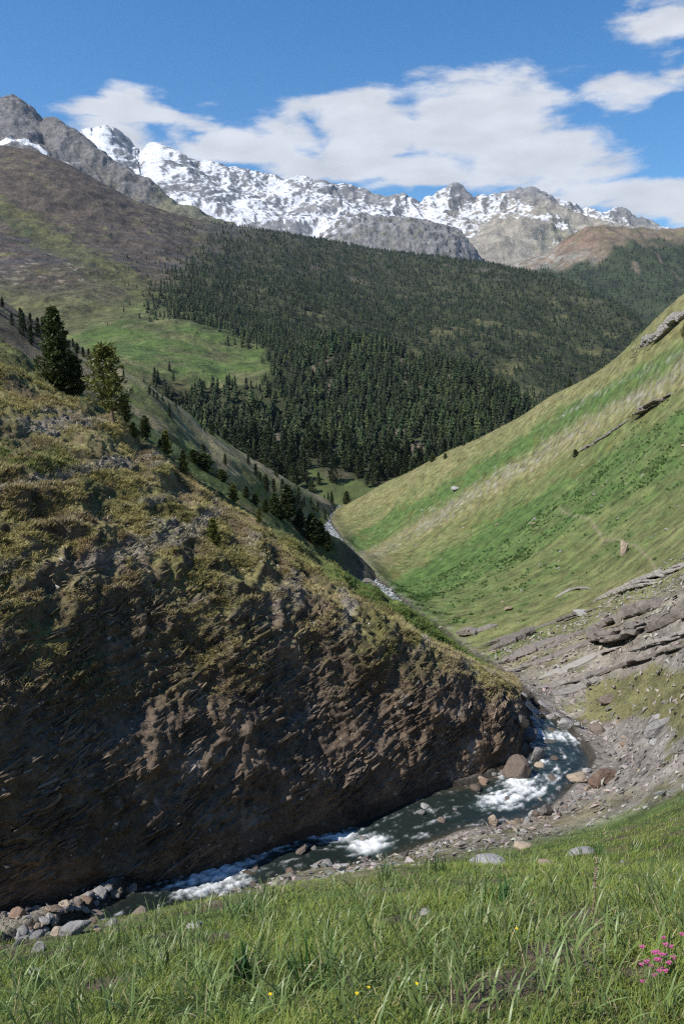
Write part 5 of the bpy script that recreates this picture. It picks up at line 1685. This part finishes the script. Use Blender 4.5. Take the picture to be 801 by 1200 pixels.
put('pine_tree', dense, 8.0, 68, 452, 92, 'tallest dense dark pine on the crest of the spur', 'pine', 'spur', wide=.95)
put('pine_tree', dense2, 8.0, 88, 462, 46, 'dark pine crowded against the tallest pine, lower on its shaded side', 'pine', 'spur', wide=1.3)
put('pine_tree', openp, 8.0, 135, 497, 92, 'open crowned pine with bare reddish trunk on the spur crest', 'pine', 'spur', wide=1.3)
put('pine_tree', young2, 3.0, 150, 488, 26, 'small dark pine behind the bare trunked pine', 'pine', 'spur', wide=1.2)
put('young_pine', young, 3.0, 158, 510, 18, 'bright young pine at the foot of the bare trunked pine', 'pine', 'spur', wide=1.2)
put('young_pine', young2, 3.0, 171, 511, 26, 'dark narrow young pine, first down the crest from the bare trunked pine', 'pine', 'spur')
put('young_pine', young, 3.0, 198, 528, 28, 'bright conical young pine, second down the crest from the bare trunked pine', 'pine', 'spur', wide=1.1)
put('young_pine', young, 3.0, 214, 551, 27, 'bright young pine, third down the crest from the bare trunked pine', 'pine', 'spur', wide=.9)
put('young_pine', young, 3.0, 252, 640, 36, 'lone bright young pine out on the rocky flank of the spur', 'pine', 'spur', wide=1.0)
put('young_pine', young, 3.0, 276, 583, 22, 'bright young pine beside the dark bushes on the crest', 'pine', 'spur', wide=1.2)
put('young_pine', young, 3.0, 304, 610, 18, 'small yellow green pine lowest on the crest', 'pine', 'spur', wide=.8)
put('young_pine', young2, 3.0, 188, 520, 10, 'tiny dark pine between two larger ones on the crest', 'pine', 'spur')
put('young_pine', young2, 3.0, 92, 412, 12, 'small lone pine on the dark ridge beyond the crest pines', 'pine', 'side')
for (u, v, h) in ((240, 548, 20), (228, 540, 16), (262, 560, 14)):
    put('dark_bush', young2, 3.0, u, v, h, 'round dark bush on the fold behind the spur crest', 'bush', 'side', 'fold', wide=2.2, group='dark bushes behind the spur crest')
for (u, v, h) in ((300, 590, 14), (322, 602, 26), (338, 606, 40), (352, 618, 24), (366, 634, 34), (376, 638, 30), (384, 644, 24), (312, 598, 16), (290, 582, 14), (330, 608, 20)):
    put('dark_pine', dense2, 8.0, u, v, h, 'dark bushy pine in the row on the second fold above the stream', 'pine', 'fold', wide=1.5, group='dark pines on the second fold')
for (u, v, h) in ((504, 541, 10), (520, 537, 7), (543, 520, 6)):
    put('small_pine', young2, 3.0, u, v, h, 'small dark pine on the skyline of the green slope', 'pine', 'ground', wide=1.2, group='small pines on the slope skyline')
put('small_pine', young2, 3.0, 672, 535, 9, 'dark little pine in the middle of the green slope under the crag', 'pine', 'ground', wide=1.4)
put('small_pine', young2, 3.0, 664, 450, 9, 'little dark pine where the forest meets the slope skyline', 'pine', 'ground', wide=1.3)
put('dark_pine', dense2, 8.0, 404, 590, 16, 'dark pine at the far end of the stream', 'pine', 'ground', wide=1.4)
put('pine_tree', openp, 8.0, 800, 398, 20, 'small pine by the pale crag on the skyline', 'pine', 'ground')

# treeline on the dark ridge to the left
M_needle_far = leaf_mat('dark_pine_needles', (0.032, 0.047, 0.015), 0.6, 0.15, 0.55, 0.25)  # darker needle green for the ridge and forest pines
fm_ = [pine_meshes(20 + i, 12.0, 2.2 + .25 * i, 13, 5, .06, 3, 5, 1.05, M_needle_far, .75 + .06 * i, -.08) for i in range(5)]
for i in range(46):
    u = R.uniform(-15, 120) if i < 36 else R.uniform(100, 210)
    v0 = np.interp(u, [-100, 0, 60, 130, 200], [292, 352, 388, 428, 470])
    v = v0 + abs(R.normal()) * (16 if u < 60 else 7) + 3
    p = spot(u, v, 'side')
    s = R.uniform(12, 24) * (1.0 if u < 70 else .5) / ppm(p) / 12
    tree('ridge_pine', fm_[i % 5], tuple(p - [0, 0, .3]), R.uniform(0, 6.28), s, 'dark pine of the treeline on the shaded ridge', 'pine', 'pines of the shaded ridge')

# ---- forest: the trees that show largest as things, the rest as one mass
cu_ = NN['G']; area = np.linalg.norm(np.cross(np.gradient(cu_, axis=1), np.gradient(cu_, axis=0)), axis=-1)
nA = fbm(cu_, 60.0, 4, off=2); nB = fbm(cu_, 16.0, 4, off=5)
Tn = NN['T']
dens = area * (Tn < 3.25) * (1 - sst(0.12, 0.30, nA + 0.4 * nB)) * (1 - 0.85 * sst(2.8, 3.15, Tn + 0.6 * nA)) * (1 - 0.9 * ((Tn < .13) & (NN['U'] > 470))) * (1 - .9 * bump_(Tn, .55 + .25 * nA, .07) * sst(-.1, .15, nB) * sst(380, 420, NN['U']))
# keep off the meadow: only where this shoulder stands in front of the mountainside
kn = pick(dens, 6000)
mmv = MM['G'][::2, ::2].reshape(-1, 3)
mu, mv = to_pixels(mmv)
pos_n = NN['G'].reshape(-1, 3)[kn] + R.normal(size=(len(kn), 3)) * [2, 2, 0]
hM = MM['G']
areaM = np.linalg.norm(np.cross(np.gradient(hM, axis=1), np.gradient(hM, axis=0)), axis=-1)
fmk, _ = forest_mask(hM, MM['T'], MM['U'], MM['V'])
far_ = np.clip(700 / hM[..., 1], 0.2, 1.6)
km = pick(areaM * fmk * far_ ** 1.0 * (MM['T'] < 4.6), 25000)
pos_m = hM.reshape(-1, 3)[km] + R.normal(size=(len(km), 3)) * [3, 3, 0]
sparse = pick(areaM * (1 - fmk) * sst(110, 210, MM['U']) * (MM['T'] < 3.2) * (MM['V'] > 262) * sst(-0.1, .3, fbm(hM, 60, 3, off=6)), 800)
pos_m = np.concatenate([pos_m, hM.reshape(-1, 3)[sparse]])
kl = pick(np.ones(LS['G'].shape[:2]) * sst(180, 330, LS['U']) * (1 - sst(0.6, 1.6, LS['T'])) * sst(0, .3, fbm(LS['G'], 30, 3, off=8)), 90)
pos_l = LS['G'].reshape(-1, 3)[kl]

NH = R.uniform(5, 16, len(pos_n)) * R.uniform(.75, 1.1, len(pos_n))
order = np.argsort(pos_n[:, 1] - NH * 6)
big = order[:230]
for i in big:
    tree('forest_pine', fm_[int(R.integers(5))], tuple(pos_n[i] - [0, 0, .4]), R.uniform(0, 6.28), NH[i] / 12.0, 'dark pine at the near edge of the valley forest', 'pine', 'pines at the near edge of the forest')
for i in range(len(pos_l)):
    if i >= 45: break
    tree('scattered_pine', fm_[int(R.integers(5))], tuple(pos_l[i] - [0, 0, .3]), R.uniform(0, 6.28), R.uniform(2, 6) / 12.0, 'small pine scattered on the left valley side', 'pine', 'pines scattered on the valley side')


def forest_mass(name, pos, H, layers, sides, base_col, label):
    n = len(pos)
    r = np.random.default_rng(77)
    Vp, Fp, nb = [], [], 0
    for l in range(layers):
        z0 = .04 + .80 * l / layers; z1 = min(1.0, z0 + 1.45 / (layers + .6)); rad = .21 * (1 - z0) ** .8 + .015
        a = np.arange(sides) * 6.283 / sides + l * .7
        rr = rad * np.where(np.arange(sides) % 2, .62, 1.12)
        zz = z0 + np.where(np.arange(sides) % 2, .05, 0)
        Vp.append(np.concatenate([np.stack([rr * np.cos(a), rr * np.sin(a), zz], -1), [[0, 0, z1]]]))
        for j in range(sides): Fp.append([nb + j, nb + (j + 1) % sides, nb + sides])
        nb += sides + 1
    Vp = np.concatenate(Vp); Fp = np.array(Fp)
    rot = r.uniform(0, 6.28, n); c, s = np.cos(rot), np.sin(rot)
    wid = r.uniform(.8, 1.35, n) * H
    jit = 1 + r.normal(size=(n, len(Vp), 3)) * np.array([.16, .16, .03])
    Q = Vp[None] * jit
    X = (Q[..., 0] * c[:, None] - Q[..., 1] * s[:, None]) * wid[:, None]
    Y = (Q[..., 0] * s[:, None] + Q[..., 1] * c[:, None]) * wid[:, None]
    Z = Q[..., 2] * H[:, None]
    V = np.stack([X, Y, Z], -1) + pos[:, None] - [0, 0, .3]
    F = (Fp[None] + (np.arange(n) * nb)[:, None, None]).reshape(-1, 3)
    col = base_col * r.uniform(.55, 1.55, (n, 1)) * (1 + r.normal(size=(n, 3)) * .08)
    br = r.random(n) < .07
    col[br] = np.array([0.050, 0.066, 0.022]) * r.uniform(.8, 1.3, (br.sum(), 1))
    cc = np.repeat(col[:, None], len(Vp), 1) * r.uniform(.8, 1.2, (n, len(Vp), 1))
    return link(name, mesh_raw(name, V.reshape(-1, 3), F, M_forest, False, cc.reshape(-1, 3)), kind='stuff', label=label)


M_forest = leaf_mat('distant_pine_needles', (0, 0, 0), 0.15, 0.0, 0.7, 0.15, attr=True)
rest = order[230:]
forest_mass('forest', np.concatenate([pos_n[rest], pos_m]), np.concatenate([NH[rest], R.uniform(4, 12.5, len(pos_m) - 800), R.uniform(2, 9, 800)]), 5, 8, np.array([0.023, 0.034, 0.013]), 'pine forest clothing the valley sides')
hT = TT['G']
areaT = np.linalg.norm(np.cross(np.gradient(hT, axis=1), np.gradient(hT, axis=0)), axis=-1)
kt = pick(areaT * (TT['c'][..., 0] < .06) * (TT['T'] < 2.6), 6000)
forest_mass('forest', hT.reshape(-1, 3)[kt], R.uniform(9, 17, 6000), 2, 6, np.array([0.030, 0.044, 0.018]), 'dark forest on the far mountain')
print('trees', round(time.time() - T0, 1))

# ------------------------------------------------------------------ air between here and the mountains
HZ = (-4200.0, 4200.0, -80.0, 8800.0, -160.0, 2150.0)
allz = [o for o in COL.objects if o.type == 'MESH']
lo_ = np.array([1e9] * 3); hi_ = -lo_
for o in allz:
    if o.parent is None and o.get('kind') == 'structure':
        bb = np.array([v[:] for v in o.bound_box])
        lo_ = np.minimum(lo_, bb.min(0)); hi_ = np.maximum(hi_, bb.max(0))
x0, y0, z0 = lo_ - [40, 40, 1.0]; x1, y1, z1 = hi_ + [40, 40, 20]
hv = np.array([[x, y, z] for x in (x0, x1) for y in (y0, y1) for z in (z0, z1)])
hf = np.array([[0, 1, 3, 2], [4, 6, 7, 5], [0, 4, 5, 1], [2, 3, 7, 6], [0, 2, 6, 4], [1, 5, 7, 3]])
hm = bpy.data.materials.new('haze'); hm.use_nodes = True
hm.node_tree.nodes.clear()
pv = hm.node_tree.nodes.new('ShaderNodeVolumePrincipled'); mo = hm.node_tree.nodes.new('ShaderNodeOutputMaterial')
pv.inputs['Color'].default_value = (0.62, 0.78, 1.0, 1); pv.inputs['Density'].default_value = 2.3e-5
pv.inputs['Anisotropy'].default_value = 0.2
hm.node_tree.links.new(pv.outputs[0], mo.inputs['Volume'])
link('haze', mesh_raw('haze', hv, hf, hm, False), kind='stuff', label='thin blue mountain haze')
print('bounds', lo_, hi_)
sc.cycles.volume_bounces = 0
sc.cycles.max_bounces = 6
sc.cycles.use_denoising = DENOISE
sc.cycles.filter_width = 1.25
sc.cycles.adaptive_threshold = 0.004
print('done', round(time.time() - T0, 1))
